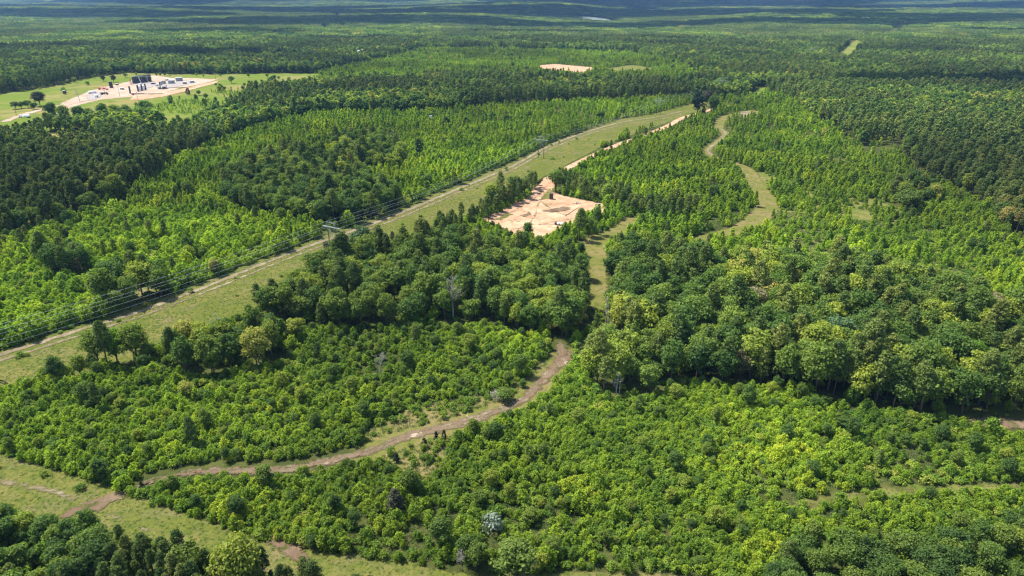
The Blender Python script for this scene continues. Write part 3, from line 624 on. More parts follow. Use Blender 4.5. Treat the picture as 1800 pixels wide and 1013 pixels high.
def place(kind, r0, r1, s, seed, only=None, dens=1.0, osc=1.0):
    x, y, rg = cand(r0, r1, s, seed); c, z, u, v = classify(x, y)
    lut = np.array([DEN[kind][i] for i in range(14)]); d = lut[c]
    if only is not None: d = np.where(np.isin(c, only), dens, 0.0)
    thin = fbm(x / 26, y / 26, 40, 2)                 # gaps in the thickets, clumps of the tall trees
    r = np.hypot(x, y)
    if kind in ('young', 'bush'): d = d * np.where((c == 3) | (c == 9) | (c == 5) | (c == 8), np.clip((thin - .22) * 5.5, np.where(c == 8, .08, .30), 1.1), np.clip((thin - .20) * 6, .42, 1.1))
    if kind in ('broad', 'pine') and only is None:
        st = fbm(x / 95, y / 95, 61 , 3)
        if kind == 'pine': d = np.where(c == 0, np.clip((st - .46) * 6, .05, .95), d)
        else: d = np.where(c == 0, np.clip((.66 - st) * 6, .08, .95), d)
    k = rg.uniform(0, 1, len(x)) < d
    x, y, z, c, u, v = [a[k] for a in (x, y, z, c, u, v)]; n = len(x)
    hs = np.array([HT[kind].get(i, 1.0) for i in range(14)])[c]
    hv = .80 + .42 * fbm(x / 40, y / 40, 80, 2)
    sc = hs * hv * rg.uniform(.80, 1.18, n)
    if only is not None: sc = osc * hv * rg.uniform(.7, 1.35, n)
    if kind == 'bush': sc = rg.uniform(.5, 1.25, n)
    if kind == 'young': sc = sc * (0.55 + .9 * fbm(x / 14, y / 14, 90, 3)) * rg.uniform(.75, 1.2, n) * np.where(rg.uniform(0, 1, n) < .08, 1.35, 1)
    scl = np.stack([sc * rg.uniform(.88, 1.15, n), sc * rg.uniform(.88, 1.15, n), sc], -1)
    rot = np.stack([rg.normal(0, .035, n), rg.normal(0, .035, n), rg.uniform(0, 6.283, n)], -1)
    pk = rg.integers(0, 60, n)
    if kind == 'young' and r0 < 300: pk = np.where(((c == 3) | (c == 8)) & (rg.uniform(0, 1, n) < .8), pk % 4, 4 + pk % 5)
    return dict(x=x, y=y, z=z, c=c, u=u, v=v, sc=sc, scl=scl, rot=rot, r=np.hypot(x, y), pick=pk)
def cat_(a, b): return {k: np.concatenate([a[k], b[k]]) for k in a}
V = {'broad': place('broad', 60, NEAR, GRID['broad'], 1), 'pine': place('pine', 60, NEAR, GRID['pine'], 2),
     'young': place('young', 60, NEAR, GRID['young'], 3), 'bush': place('bush', 60, NEAR, GRID['bush'], 4)}
V['broad'] = cat_(V['broad'], place('broad', 60, 420, 3.5, 21, [5], .42, .25))
V['broad'] = cat_(V['broad'], place('broad', 60, 420, 4.6, 23, [4, 9], .16, .30))
V['broad'] = cat_(V['broad'], place('broad', 60, 500, 2.5, 24, [12], .05, .22))
V['broad'] = cat_(V['broad'], place('broad', 60, 420, 4.3, 25, [11], .85, .52))
V['pine'] = cat_(V['pine'], place('pine', 60, 420, 2.7, 22, [10], .95, .43))
V['broad'] = cat_(V['broad'], place('broad', 60, 420, 9.5, 27, [4, 5], .20, .42))
V['young'] = cat_(V['young'], place('young', 60, 420, 1.9, 26, [4, 5], .58, .58))
VF = {k: place(k, NEAR, MID, GRIDF[k], 10 + i) for i, k in enumerate(('broad', 'pine', 'young'))}
VF['bush'] = None

# ------------------------------------------------------------------ single trees the photograph shows apart
HEROES = []
def tree(kind, name, x, y, z, sx, sz, rz, variant, label, group, cat, mat=None, tilt=(0, 0)):
    cm, tm, _ = protos[kind][variant % len(protos[kind])]
    if kind == 'bush':
        o = link(name, cm); o.location = (x, y, z); o.rotation_euler = (tilt[0], tilt[1], rz); o.scale = (sx, sx, sz)
        tag(o, label, cat, group); cr = o
    else:
        o = empty(name, (x, y, z), rz, label, cat, group); o.rotation_euler = (tilt[0], tilt[1], rz); o.scale = (sx, sx, sz)
        cr = link('crown', cm, o); link('trunk', tm, o)
    if mat:
        cr.material_slots[0].link = 'OBJECT'; cr.material_slots[0].material = mat
    return o
def hero(kind, u, v, H, wid, label, group=None, mat=None, variant=0, name=None, cat='tree', clear=None):
    x, y = gp(u, v); me = protos[kind][variant % len(protos[kind])][0]
    bb = np.array([c[:] for c in link_bb(me)]); h0 = bb[:, 2].max(); w0 = (bb[:, 0].max() - bb[:, 0].min())
    nm = name or {'broad': 'broadleaf_tree', 'pine': 'pine_tree', 'young': 'young_tree', 'bush': 'bush'}[kind]
    HEROES.append((x, y, clear if clear is not None else wid * .45))
    return tree(kind, nm, x, y, float(height(x, y)), wid / w0, H / h0, rng.uniform(0, 6.28), variant, label, group, cat, mat)
_bb = {}
def link_bb(me):
    if me.name not in _bb:
        a = np.empty(len(me.vertices) * 3, np.float32); me.vertices.foreach_get('co', a); a = a.reshape(-1, 3)
        _bb[me.name] = np.array([a.min(0), a.max(0)])
    return _bb[me.name]
M_cedar = leaf_mat('cedar_foliage', [(0, (.012, .030, .016)), (1, (.022, .046, .022))], transl=.12)
M_tan = leaf_mat('tan_flowering_leaves', [(0, (.17, .16, .075)), (1, (.21, .19, .09))], transl=.25)
M_bright = leaf_mat('yellow_green_leaves', [(0, (.10, .22, .014)), (1, (.15, .26, .02))], transl=.45)
M_blue = leaf_mat('blue_green_leaves', [(0, (.070, .135, .048)), (1, (.095, .160, .060))], transl=.3)
M_greyleaf = leaf_mat('grey_brown_twigs', [(0, (.055, .062, .030)), (1, (.085, .080, .045))], transl=.1)
hero('broad', 1226, 203, 25, 19, 'largest dark tree standing alone where the orange road meets the grass strip', None, M_cedar, 3)
hero('broad', 1252, 199, 20, 15, 'dark grey-green tree close behind the largest lone roadside tree', None, None, 1)
hero('broad', 1242, 188, 19, 15, 'broad tree at the far end of the mown strip beside the orange road', None, M_greyleaf, 2)
hero('pine', 1236, 208, 12, 5.5, 'small dark cedar at the foot of the largest lone roadside tree', None, M_cedar, 4)
hero('broad', 641, 462, 19, 13.5, 'big round blue-green tree in front of the wires beside the grass strip', None, M_blue, 0)
hero('broad', 590, 470, 14, 11, 'brownish crown below the crossarms of the middle power structure', None, M_greyleaf, 2)
hero('pine', 738, 284, 18, 7, 'tall narrow dark tree alone in the bright plantation', None, M_cedar, 0)
hero('young', 331, 167, 9.5, 7, 'dark pointed cedar alone in the green pasture', None, M_cedar, 5, 'cedar_tree', clear=0)
hero('broad', 407, 147, 11, 11, 'dark bushy tree at the right end of the oil site pasture', None, None, 0)
hero('broad', 71, 187, 18, 19, 'broad grey-green tree at the gravel drive near the white truck', None, M_greyleaf, 1)
hero('broad', 200, 145, 11, 9, 'grey-brown tree behind the single black tank', None, M_greyleaf, 2)
hero('broad', 182, 143, 9.5, 8.5, 'grey-green tree left of the single black tank', None, M_greyleaf, 4)
hero('broad', 221, 137, 7.5, 8.5, 'round bright green tree left of the black tank row', None, None, 5)
hero('bush', 154, 150, 6.5, 7.5, 'round olive bush alone in the pasture above the red rig', None, None, 0, cat='bush')
for i, (u, v, h) in enumerate([(120, 147, 6), (124, 142, 8), (132, 146, 8.5), (144, 141, 5), (166, 138, 6), (110, 150, 5), (190, 134, 5), (212, 132, 5), (240, 133, 5), (113, 163, 8)]):
    hero('broad' if i != 9 else 'bush', u, v, h, h * .95, ['small round tree in the pasture left of the oil site, lower of the left cluster', 'small pale tree at the top of the pasture cluster left of the oil site', 'dense dark small tree right in the pasture cluster left of the oil site', 'thin little tree between the pasture cluster and the olive bush', 'little tree at the top edge of the pasture above the olive bush', 'leftmost little tree of the pasture cluster near the wood', 'little tree at the top edge of the pasture behind the grey trees', 'little tree on the pasture edge left of the round bright tree', 'little tree at the wood edge behind the black tank row', 'dark bush beside the bare tree at the left of the oil site'][i], None, None, i, cat='tree' if i != 9 else 'bush', clear=0)
for i, (u, v, h) in enumerate([(275, 134, 5), (282, 134, 6), (290, 134, 5), (298, 133, 6), (345, 134, 5), (358, 136, 4), (388, 135, 5), (437, 136, 6), (470, 137, 7), (480, 139, 5), (460, 146, 5), (490, 141, 6), (380, 152, 5), (430, 153, 6), (350, 168, 7), (362, 175, 8), (388, 158, 8), (395, 160, 6)]):
    hero('broad', u, v, h, h * 1.0, ['first small tree right of the black tanks at the wood edge', 'second small tree right of the black tanks at the wood edge', 'third small tree right of the black tanks at the wood edge', 'fourth small tree right of the black tanks at the wood edge', 'small tree behind the far grey cabin', 'low tree just right of the far grey cabin', 'small tree left of the dark bushy pasture tree', 'small tree at the top edge of the pasture right of the bushy tree', 'larger small tree at the upper right end of the pasture', 'little tree near the right tip of the pasture', 'small tree below the upper right pasture edge', 'rightmost small tree of the pasture', 'lone small tree below the bushy pasture tree', 'small tree above the right shrub patch', 'round tree right of the pointed cedar', 'tree at the shrub patch below the pointed cedar', 'tree in the middle of the right shrub patch', 'tree at the right end of the right shrub patch'][i], 'small trees on the pasture right of the oil site', None, i, clear=0)
hero('bush', 865, 934, 5.6, 5.8, 'pale grey-leaved round tree alone in the bright thicket near the bottom', None, M_pale, 0, 'grey_leaved_tree', clear=4.0)
HEROES += [(*gp(865, 960), 3.5), (*gp(1064, 598), 5), (*gp(1068, 620), 5), (*gp(797, 572), 5), (*gp(668, 676), 3), (*gp(361, 258), 7), (*gp(140, 184), 5)]
hero('broad', 1322, 562, 15, 13, 'tan-crowned tree in the right woods', None, M_tan, 1)
hero('broad', 1735, 575, 15, 14, 'large tan-green crown at the right edge of the right woods', None, M_tan, 5)
hero('broad', 1700, 655, 13, 9, 'yellow-green tree among dark crowns in the right woods', None, M_bright, 0)
hero('broad', 905, 560, 13, 9, 'yellow-green tree in the middle of the dark central woods', None, M_bright, 3)
hero('broad', 208, 640, 14, 9, 'yellow-green tree beside the grass strip at the left', None, M_bright, 3)
hero('broad', 175, 642, 15, 11, 'tall dark tree at the tip of the left clump beside the grass strip', None, None, 1)
hero('broad', 1460, 620, 15, 14, 'blue-green spreading tree in the right woods', None, M_blue, 5)
hero('broad', 1595, 371, 13, 18, 'dark wide tree alone in the loose young growth at right', None, None, 0)
hero('broad', 1300, 668, 12, 8, 'small olive-brown tree at the lower edge of the right woods', None, M_brown, 3)
hero('pine', 695, 905, 8, 4.6, 'dark brownish pine standing in the bright thicket at the bottom', None, M_greyleaf, 4)
hero('pine', 105, 492, 10, 5, 'dull brown dying pine in the young growth at left', None, M_greyleaf, 4)
hero('pine', 140, 490, 10, 5.5, 'dark brown-green pine right of the dying pine at left', None, M_brown, 3)
hero('young', 767, 775, 3.6, 1.9, 'left one of the two small cedars on the brown trail', None, M_cedar, 1, 'cedar_tree')
hero('young', 781, 776, 4.2, 1.7, 'right one of the two small cedars on the brown trail', None, M_cedar, 5, 'cedar_tree')
hero('young', 697, 812, 3.2, 2.6, 'small cedar at the lower side of the brown trail', None, M_cedar, 0, 'cedar_tree')
hero('young', 746, 787, 3.5, 2.2, 'small dark cedar just left of the two small cedars', None, M_cedar, 2, 'cedar_tree')
hero('broad', 885, 705, 4.5, 7, 'rounded green tree beside the grey brush pile at the trail', None, None, 4)
hero('broad', 905, 1010, 10, 11, 'large bright green tree below the pale grey-leaved tree', None, None, 0)
for i, (u, v, h, wd) in enumerate([(50, 190, 9, 12), (28, 192, 9, 12), (60, 193, 8, 10), (38, 191, 8, 10)]):
    hero('broad', u, v, h, wd, ['second from the right of the bright trees behind the gravel drive', 'leftmost bright tree behind the gravel drive', 'rightmost bright tree behind the gravel drive', 'second from the left of the bright trees behind the gravel drive'][i], 'row of trees behind the gravel drive', None, i)
for i, (u, v, h) in enumerate([(95, 214, 20), (115, 216, 19), (140, 216, 17), (160, 215, 15), (185, 216, 20), (205, 216, 19), (225, 216, 19), (250, 218, 19), (262, 214, 22), (110, 222, 10), (130, 225, 9), (150, 224, 10)]):
    hero('broad', u, v, h, h * .8, ['tall dark tree at the left end of the clump near the gravel drive', 'second tall tree from the left in the clump before the oil site', 'third tree of the clump, left of the bleached bare tree', 'tree of the clump beside the bleached bare tree', 'dark tree just right of the barn roof', 'second dark tree right of the barn roof', 'third dark tree right of the barn roof', 'round dark tree near the right end of the clump', 'tallest dark tree at the right end of the clump below the vessels', 'lower left blue-green tree at the top edge of the small meadow', 'middle low tree at the top edge of the small meadow', 'right low tree at the top edge of the small meadow'][i], 'dark trees between the oil site and the small meadow', None, i)

for i, (u, v, h) in enumerate([(292, 236, 13), (305, 238, 12), (318, 232, 12), (332, 226, 11), (345, 218, 10), (362, 212, 12), (380, 206, 10), (275, 238, 14)]):
    hero('broad', u, v, h, h * .9, ['tree at the lower edge of the pasture, left of the low grassy pocket', 'second tree along the lower pasture edge', 'tree in the middle of the lower pasture edge', 'small tree right of the grassy pocket', 'small tree below the big shrub patch', 'taller tree below the big shrub patch', 'small tree at the right foot of the big shrub patch', 'tree between the dark clump and the lower pasture edge'][i], 'trees along the lower pasture edge', None, i)
def branchy(name, x, y, H, label, spread=.34, n=26, seed=0, mat=None, twin=False, lean=(0, 0)):
    rg = np.random.default_rng(seed); z = float(height(x, y)); e = empty(name, (x, y, z), 0, label, 'dead tree')
    t = MB(); top = np.array([lean[0], lean[1], H])
    P = lambda f: top * f + np.array([.25 * math.sin(f * 5 + seed), .2 * math.cos(f * 4 + seed), 0]) * min(1, f * 2)
    t.tube([P(f) for f in np.linspace(0, 1, 8)], list(np.linspace(.30, .06, 8) * H / 14), 8)
    if twin: t.tube([P(0) + (.9, .1, 0), P(.4) + (1.0, 0, 0), P(.8) + (.7, .2, 0)], [.17, .12, .04], 6)
    t.obj('trunk', mat or M_dead, e, smooth=True)
    b = MB()
    for i in range(n):
        f = rg.uniform(.35, .98); p = P(f); a = rg.uniform(0, 6.28); L = H * spread * (1.15 - f) * rg.uniform(.5, 1.2)
        q = p + np.array([math.cos(a) * L * .6, math.sin(a) * L * .6, L * .45]); q2 = p + np.array([math.cos(a + .3) * L, math.sin(a + .3) * L, L * .6])
        b.tube([p, q, q2], [.07 * H / 14, .045 * H / 14, .015], 5)
        for k in range(3):
            a2 = rg.uniform(0, 6.28); b.tube([q, q + np.array([math.cos(a2), math.sin(a2), .7]) * L * .4], [.03, .01], 4)
    b.obj('branches', mat or M_dead, e, smooth=True)
    HEROES.append((x, y, 2.5)); return e
for (u, v, H, lb, sp, sd, tw, ln) in [
    (1064, 582, 15, 'standing dead snag with two pale trunks in the central woods', .16, 1, True, (.2, 0)),
    (797, 560, 18, 'dead bare-limbed tree rising from the dark central woods', .5, 2, False, (0, 0)),
    (668, 662, 9, 'dead grey broken tree among young trees left of the trail', .5, 3, False, (1.2, 0)),
    (1083, 702, 10, 'dead grey trunk at the foot of the right woods near the trail', .35, 4, True, (0, 0)),
    (361, 249, 21, 'leaning dead pine with a pale bare trunk above the young growth', .22, 5, False, (5, 0)),
    (140, 178, 15, 'bare brown tree beside the white gravel of the oil site', .55, 6, False, (-1, 0)),
    (390, 605, 13, 'dead branches among the crowns left of the central woods', .4, 7, False, (0, 0)),
    (812, 1004, 6, 'small bare grey tree among the shrubs at the bottom edge', .5, 8, False, (0, 0)),
    (240, 440, 5, 'small pale bare stem in the young growth at left', .4, 9, False, (0, 0)),
    (165, 216, 15, 'bleached bare tree in front of the white roof', .5, 10, False, (0, 0))]:
    x, y = gp(u, v); branchy('dead_tree', x, y, H, lb, sp, 26, sd, None, tw, ln)
# brush pile
bx, by = gp(872, 696); e = MB(); rg = np.random.default_rng(5)
for i in range(170):
    a = rg.uniform(0, 6.28); r_ = rg.uniform(0, 2.9) ; p = np.array([math.cos(a) * r_ * 1.3, math.sin(a) * r_, rg.uniform(0, 1.5) * (1 - r_ / 3.2)]); d = sph(rg, 1)[0] * rg.uniform(.6, 1.8); d[2] *= .35
    e.tube([p - d, p + d], [.07, .03], 4)
tag(e.obj('brush_pile', M_dead, loc=(bx, by, float(height(bx, by)))), 'grey pile of dead branches beside the brown trail', 'brush pile')
HEROES.append((bx, by, 3.5))

HX = np.array(HEROES)
def drop_near_heroes(a, f=1.0):
    k = np.ones(len(a['x']), bool)
    for x, y, r_ in HX:
        if r_ > 0: k &= np.hypot(a['x'] - x, a['y'] - y) > r_ * f
    return {q: w_[k] for q, w_ in a.items()}
WD = place('weed', 60, 430, 1.35, 31)
for k in V: V[k] = drop_near_heroes(V[k], 1.0 if k in ('broad', 'pine') else .8)
for k in ('broad', 'pine'): VF[k] = drop_near_heroes(VF[k], .6)

# ------------------------------------------------------------------ which ones show largest: individuals
H0 = {'broad': 14., 'pine': 16.5, 'young': 4.7, 'bush': 1.6}; R0 = {'broad': 4.6, 'pine': 3.0, 'young': 1.7, 'bush': 1.5}
B0 = {'broad': .35, 'pine': .42, 'young': .1, 'bush': 0}
items = []
for k, a in V.items():
    m = (a['r'] < (420 if k in ('broad', 'pine') else 260)) & (a['u'] > 0) & (a['u'] < 1800)
    for i in np.nonzero(m)[0]: items.append((a['r'][i], k, i))
items.sort(); cov = np.zeros((338, 600), bool); vis = {k: [] for k in V}
for r_, k, i in items:
    a = V[k]; s = a['sc'][i]; zt = a['z'][i] + H0[k] * s; zb = a['z'][i] + H0[k] * s * B0[k]
    u, v1, d = proj(a['x'][i], a['y'][i], zt); _, v2, _ = proj(a['x'][i], a['y'][i], zb); rw = R0[k] * s * F / d
    x0, x1 = int(max(0, (u - rw * .85) / 3)), int(min(600, (u + rw * .85) / 3 + 1)); y0, y1 = int(max(0, v1 / 3)), int(min(338, v2 / 3 + 1))
    if x1 <= x0 or y1 <= y0: continue
    free = ~cov[y0:y1, x0:x1]; ar = free.sum()
    if ar > 0 and ar / free.size > .25: vis[k].append((ar * (1.0 if k != 'bush' else 1), i, float(u), float((v1 + v2) / 2)))
    cov[y0:y1, x0:x1] = True
LM = [('the trail fork', 990, 630), ('the pale grey-leaved tree', 865, 905), ('the standing dead snag', 1064, 560), ('the fork of the lower grass strip', 200, 880),
      ('the bare patch beside the lower strip', 510, 960), ('the grey brush pile', 875, 692), ('the two small cedars', 775, 780), ('the left end of the brown trail', 330, 832),
      ('the lowest stretch of the trail', 520, 822), ('the long dry clearing', 1560, 862), ('the shaded bare ground under the woods', 1730, 745), ('the tan-crowned tree', 1322, 515),
      ('the dead bare-limbed tree', 797, 510), ('the big round blue-green tree', 641, 425), ('the bottom right corner', 1770, 990), ('the bottom left corner', 30, 990),
      ('the middle of the bottom edge', 950, 1000), ('the left end of the power line', 20, 620), ('the sandy pad', 940, 400), ('the start of the lower strip', 20, 815),
      ('the dead grey trunk', 1083, 670), ('the dry spot at the right edge', 1750, 850), ('the yellow-green tree at right', 1700, 610), ('the last bend before the trail fork', 930, 700),
      ('the left clump by the grass strip', 200, 600), ('the brownish thicket pine', 695, 870), ('the trail middle', 700, 775), ('the blue-green spreading tree', 1460, 570),
      ('the lower edge of the right woods', 1400, 690), ('the centre of the bright thicket', 1250, 830), ('the bare grey bottom tree', 812, 985), ('the grassy lane', 1050, 460),
      ('the left edge of the photo', 20, 720), ('the dark thicket middle', 450, 700), ('the bright thicket left of the clearing', 1120, 900), ('the right edge of the photo', 1780, 700)]
def where(u, v):
    j = min(range(len(LM)), key=lambda q: (LM[q][1] - u) ** 2 + (LM[q][2] - v) ** 2 * 1.5); n, a, b = LM[j]; du, dv = u - a, v - b; dist = math.hypot(du, dv)
    ad = '' if dist > 45 else 'just '
    if abs(du) > 2.2 * abs(dv): return ad + ('right of ' if du > 0 else 'left of ') + n
    if abs(dv) > 2.2 * abs(du): return ad + ('below ' if dv > 0 else 'above ') + n
    return ad + ('below and ' if dv > 0 else 'above and ') + ('right of ' if du > 0 else 'left of ') + n
KN = {'broad': ('broadleaf_tree', 'tree', 'leafy tree'), 'pine': ('pine_tree', 'tree', 'dark pine'), 'young': ('young_tree', 'young tree', 'young leafy tree'), 'bush': ('bush', 'bush', 'low bush')}
LAB = {}
QUOTA = {'broad': 215, 'pine': 285, 'young': 285, 'bush': 290}
for k in V:
    a = V[k]; L_ = sorted(vis[k], reverse=True)[:QUOTA[k]]; med = np.median([a['sc'][i] for _, i, _, _ in L_]); used = []
    nm, cat, ds = KN[k]
    for ar, i, u, v in L_:
        s = a['sc'][i]; size = 'large' if s > med * 1.1 else ('small' if s < med * .9 else 'medium'); wh = where(u, v)
        n_ = len(protos[k]); var = int(a['pick'][i]) % n_
        shp = {'broad': ['rounded', 'spreading', 'compact', 'upright', 'low-crowned', 'open'], 'pine': ['dense', 'tall', 'narrow', 'full', 'low-crowned'], 'young': ['pointed', 'slender', 'wide', 'dense', 'rounded', 'bushy', 'upright', 'low', 'spreading'], 'bush': ['rounded', 'flat', 'upright', 'tiny']}[k][var]
        lab = '%s %s %s %s' % (size, shp, ds, wh)
        if len(lab.split()) > 12 - (k == 'young'): lab = '%s %s %s' % (size, ds, wh)
        LAB.setdefault(lab, []).append([v, None])
        o = tree(k, nm, a['x'][i], a['y'][i], a['z'][i], 1, 1, a['rot'][i][2], var, lab, ' '.join((ds.replace('bush', 'bushe') + 's ' + wh).replace('just ', '').split()), cat, None, (a['rot'][i][0], a['rot'][i][1]))
        o.scale = tuple(a['scl'][i]); used.append(i); LAB[lab][-1][1] = o
    m = np.ones(len(a['x']), bool); m[used] = False; V[k] = {q: w_[m] for q, w_ in a.items()}

for lab, q in LAB.items():
    if len(q) > 1:
        q.sort(key=lambda t: -t[0]); wd = {2: ['nearer', 'farther'], 3: ['nearest', 'middle', 'farthest'], 4: ['nearest', 'second nearest', 'third nearest', 'farthest']}.get(len(q))
        if wd:
            for w_, (v, o) in zip(wd, q): o['label'] = w_ + ' ' + (lab if len((w_ + ' ' + lab).split()) < 16 else lab.replace('young leafy tree', 'young tree').replace('below and ', '').replace('above and ', ''))
# ------------------------------------------------------------------ the rest of each kind, one object each
def pos(a): return np.stack([a['x'], a['y'], a['z']], -1)
SL = {'broad': ('broadleaf_woods', 'green broadleaf woods of the middle distance'), 'pine': ('pine_woods', 'dark pine woods of the middle distance'),
      'young': ('young_tree_thicket', 'bright green thicket of young trees covering the cut-over land'), 'bush': ('undergrowth', 'low green undergrowth between the young trees')}
for k in V:
    ms = [p[2] for p in protos[k]]; a = V[k]
    scatter(SL[k][0], SL[k][1], 'woods' if k in ('broad', 'pine') else 'undergrowth', ms, pos(a), a['rot'], a['scl'], a['pick'] % len(ms))
for k in ('broad', 'pine', 'young'):
    ms = [p[2] for p in protos[k + '_far']]; a = VF[k]
    scatter('distant_' + SL[k][0], 'distant ' + SL[k][1].replace(' of the middle distance', ' beyond the oil sites').replace(' covering the cut-over land', ' on the far plantations'), 'woods', ms, pos(a), a['rot'], a['scl'], a['pick'] % len(ms))
scatter('tall_grass', 'rough grass and weeds growing on the strips and between the young trees', 'grass', weeds, pos(WD), WD['rot'], WD['scl'], WD['pick'] % 3)
print('weeds', len(WD['x']))
for nm, r0, r1, s, fx, fz, lb in (('far_forest', MID, 6000, 44, 1.0, 1.0, 'far forest of mixed stands fading toward the horizon'), ('horizon_forest', 6000, 17500, 84, 1.95, 1.25, 'bluish forest along the horizon')):
    x, y, rg = cand(r0, r1, s, 50 + int(s), 60); c, z, u, v = classify(x, y); st = fbm(x / 420, y / 600, 71, 3); st2 = vnoise(x / 700, y / 900, 99)
    k = (c != 7) & (c != 6); x, y, z, st, st2 = x[k], y[k], z[k], st[k], st2[k]; n = len(x)
    pk = np.where(st > .5, 3, 0) + rg.integers(0, 3, n)
    sc = rg.uniform(.9, 1.12, n) * (.8 + .45 * vnoise(x / 240, y / 240, 33)) * fz
    scatter(nm, lb, 'forest', patches['broad'] + patches['pine'] + patches['young'], np.stack([x, y, z - .5], -1), np.stack([0 * x, 0 * x, rg.integers(0, 4, n) * math.pi / 2 + rg.normal(0, .15, n)], -1),
            np.stack([0 * x + fx * 1.04, 0 * x + fx * 1.04, sc], -1), pk)
    print(nm, n)
print({k: len(V[k]['x']) for k in V}, {k: len(VF[k]['x']) for k in VF if VF[k]})

# ------------------------------------------------------------------ power line along the grass strip
HF = [(-262, 85), (-175, 200), (-89, 321), (23, 539), (160, 760), (285, 960), (640, 1540), (1100, 2300), (1700, 3250)]
HFL = [None, 'nearest wooden power structure, cut by the left edge of the photo', 'wooden power structure beside the big round tree', 'two-pole wooden power structure standing clear on the grass strip',
       'power structure before the largest lone roadside tree', 'power structure at the far tip of the grass strip', 'power structure hidden in the far woods', 'far power structure above the small bright clearing', 'farthest power structure on the horizon clearing']
def hframe(i):
    x, y = HF[i]; a = HF[max(0, i - 1)]; b = HF[min(len(HF) - 1, i + 1)]; ang = math.atan2(b[1] - a[1], b[0] - a[0]) - math.pi / 2
    e = empty('power_structure', (x, y, float(height(x, y))), ang, HFL[i] or 'wooden two-pole power structure behind the left edge of the photo', 'power structure', 'wooden power structures along the grass strip')
    for s in (-1, 1):
        p = MB(); p.tube([(s * 2.5, 0, -1), (s * 2.5, 0, 8), (s * 2.5, 0, 17.5)], [.27, .23, .17], 8); p.obj('pole', M_wood, e, smooth=True)
    for s in (-1, 1):
        c = MB(); c.box((0, s * .24, 14.6), (11.4, .16, .36)); c.obj('crossarm', M_arm, e)
    c = MB(); c.box((0, .0, 17.0), (6.2, .14, .22)); c.obj('top_arm', M_arm, e)
    b_ = MB(); b_.tube([(-2.4, .3, 9.6), (2.4, .3, 13.9)], .10, 5); b_.tube([(2.4, -.3, 9.6), (-2.4, -.3, 13.9)], .10, 5); b_.obj('brace', M_arm, e)
    for s in (-5.2, 0, 5.2):
        q = MB(); q.lathe([(0, 0), (.05, 0), (.05, .1)] + [(r_, .15 + k * .16 + o) for k in range(7) for r_, o in ((.05, 0), (.14, .04), (.05, .1))] + [(.02, 1.3)], (s, 0, 13.1), 8); q.obj('insulator', M_ins, e, smooth=True)
    return ang
angs = [hframe(i) for i in range(len(HF)) if i]
angs = [math.atan2(HF[1][1] - HF[0][1], HF[1][0] - HF[0][0]) - math.pi / 2] + angs
for off, hz_, r_, nm, lab in ((-5.2, 13.1, .026, 'power_line', 'upper-left conductor wire of the power line beside the grass track'), (0, 13.1, .026, 'power_line', 'middle conductor wire of the power line beside the grass track'),
                         (5.2, 13.1, .026, 'power_line', 'right-hand conductor wire of the power line over the grass strip'), (-2.5, 17.5, .03, 'shield_wire', 'thin left top wire joining the pole tops'), (2.5, 17.5, .03, 'shield_wire', 'thin right top wire joining the pole tops')):
    P = []
    for i in range(len(HF) - 1):
        pts = []
        for j in (i, i + 1):
            x, y = HF[j]; pts.append(np.array([x + off * math.cos(angs[j]), y + off * math.sin(angs[j]), float(height(x, y)) + hz_]))
        L_ = np.linalg.norm(pts[1] - pts[0]); sag = min(7.0, L_ * L_ / 240 ** 2 * 4.2 + .5)
        for k in range(24): t_ = k / 24; p = pts[0] * (1 - t_) + pts[1] * t_; p[2] -= sag * 4 * t_ * (1 - t_); P.append(p)
    P.append(pts[1])
    rr = [r_ * (1 + max(0, p[1] - 900) / 900) for p in P]
    m_ = MB(); m_.tube(P, rr, 5); tag(m_.obj(nm, M_wire), lab, 'wire', 'wires of the power line')

# ------------------------------------------------------------------ equipment
def at(u, v, dz=0.25):
    x, y = gp(u, v); return (x, y, float(height(x, y)) + dz)
def mpp(u, v):                                        # metres per px of the photograph at that spot
    x, y = gp(u, v); return float(proj(x, y, height(x, y))[2]) / F
def tank(u, v, r_, h, label, mat, group=None, name='storage_tank', cone=.35, hatch=True, dz=.25):
    e = empty(name, at(u, v, dz), rng.uniform(-.4, .4), label, 'tank', group)
    b = MB(); b.lathe([(r_, 0), (r_, h * .33), (r_ * 1.012, h * .33 + .02), (r_ * 1.012, h * .33 + .1), (r_, h * .33 + .12), (r_, h * .66), (r_ * 1.012, h * .66 + .02), (r_ * 1.012, h * .66 + .1), (r_, h * .66 + .12), (r_, h)], (0, 0, 0), 28); b.obj('tank_shell', mat, e, smooth=False)
    t = MB(); t.lathe([(r_ * 1.02, h), (r_ * 1.02, h + .06), (r_ * .35, h + cone), (.02, h + cone + .04)], (0, 0, 0), 28); t.obj('tank_roof', mat, e)
    l_ = MB()
    for s in (-.22, .22): l_.tube([(s, -r_ - .12, .1), (s, -r_ - .12, h + .9)], .035, 5)
    for k in range(int(h / .4)): l_.tube([(-.22, -r_ - .12, .3 + k * .4), (.22, -r_ - .12, .3 + k * .4)], .02, 4)
    l_.obj('ladder', M_grey, e)
    if hatch:
        q = MB(); q.lathe([(.28, 0), (.28, .3), (.02, .36)], (r_ * .45, 0, h + cone * .4), 12); q.obj('hatch', M_grey, e)
        q = MB(); q.tube([(r_ + .02, .0, .5), (r_ + .5, .0, .5), (r_ + .5, 0, .1)], .08, 8); q.obj('valve', M_rust, e)
    return e
for i, (u, v) in enumerate([(237, 147.3), (243.5, 146.6), (250, 145.8), (256.5, 145), (263.5, 143.8)]):
    tank(u, v, 2.75, 9.6 + (i > 0) * .8, ['lowest black tank at the left end of the black tank row', 'second black tank from the left in the tank row', 'middle black tank of the tank row', 'second black tank from the right in the tank row', 'rightmost black tank of the tank row'][i], M_black, 'row of big black tanks')
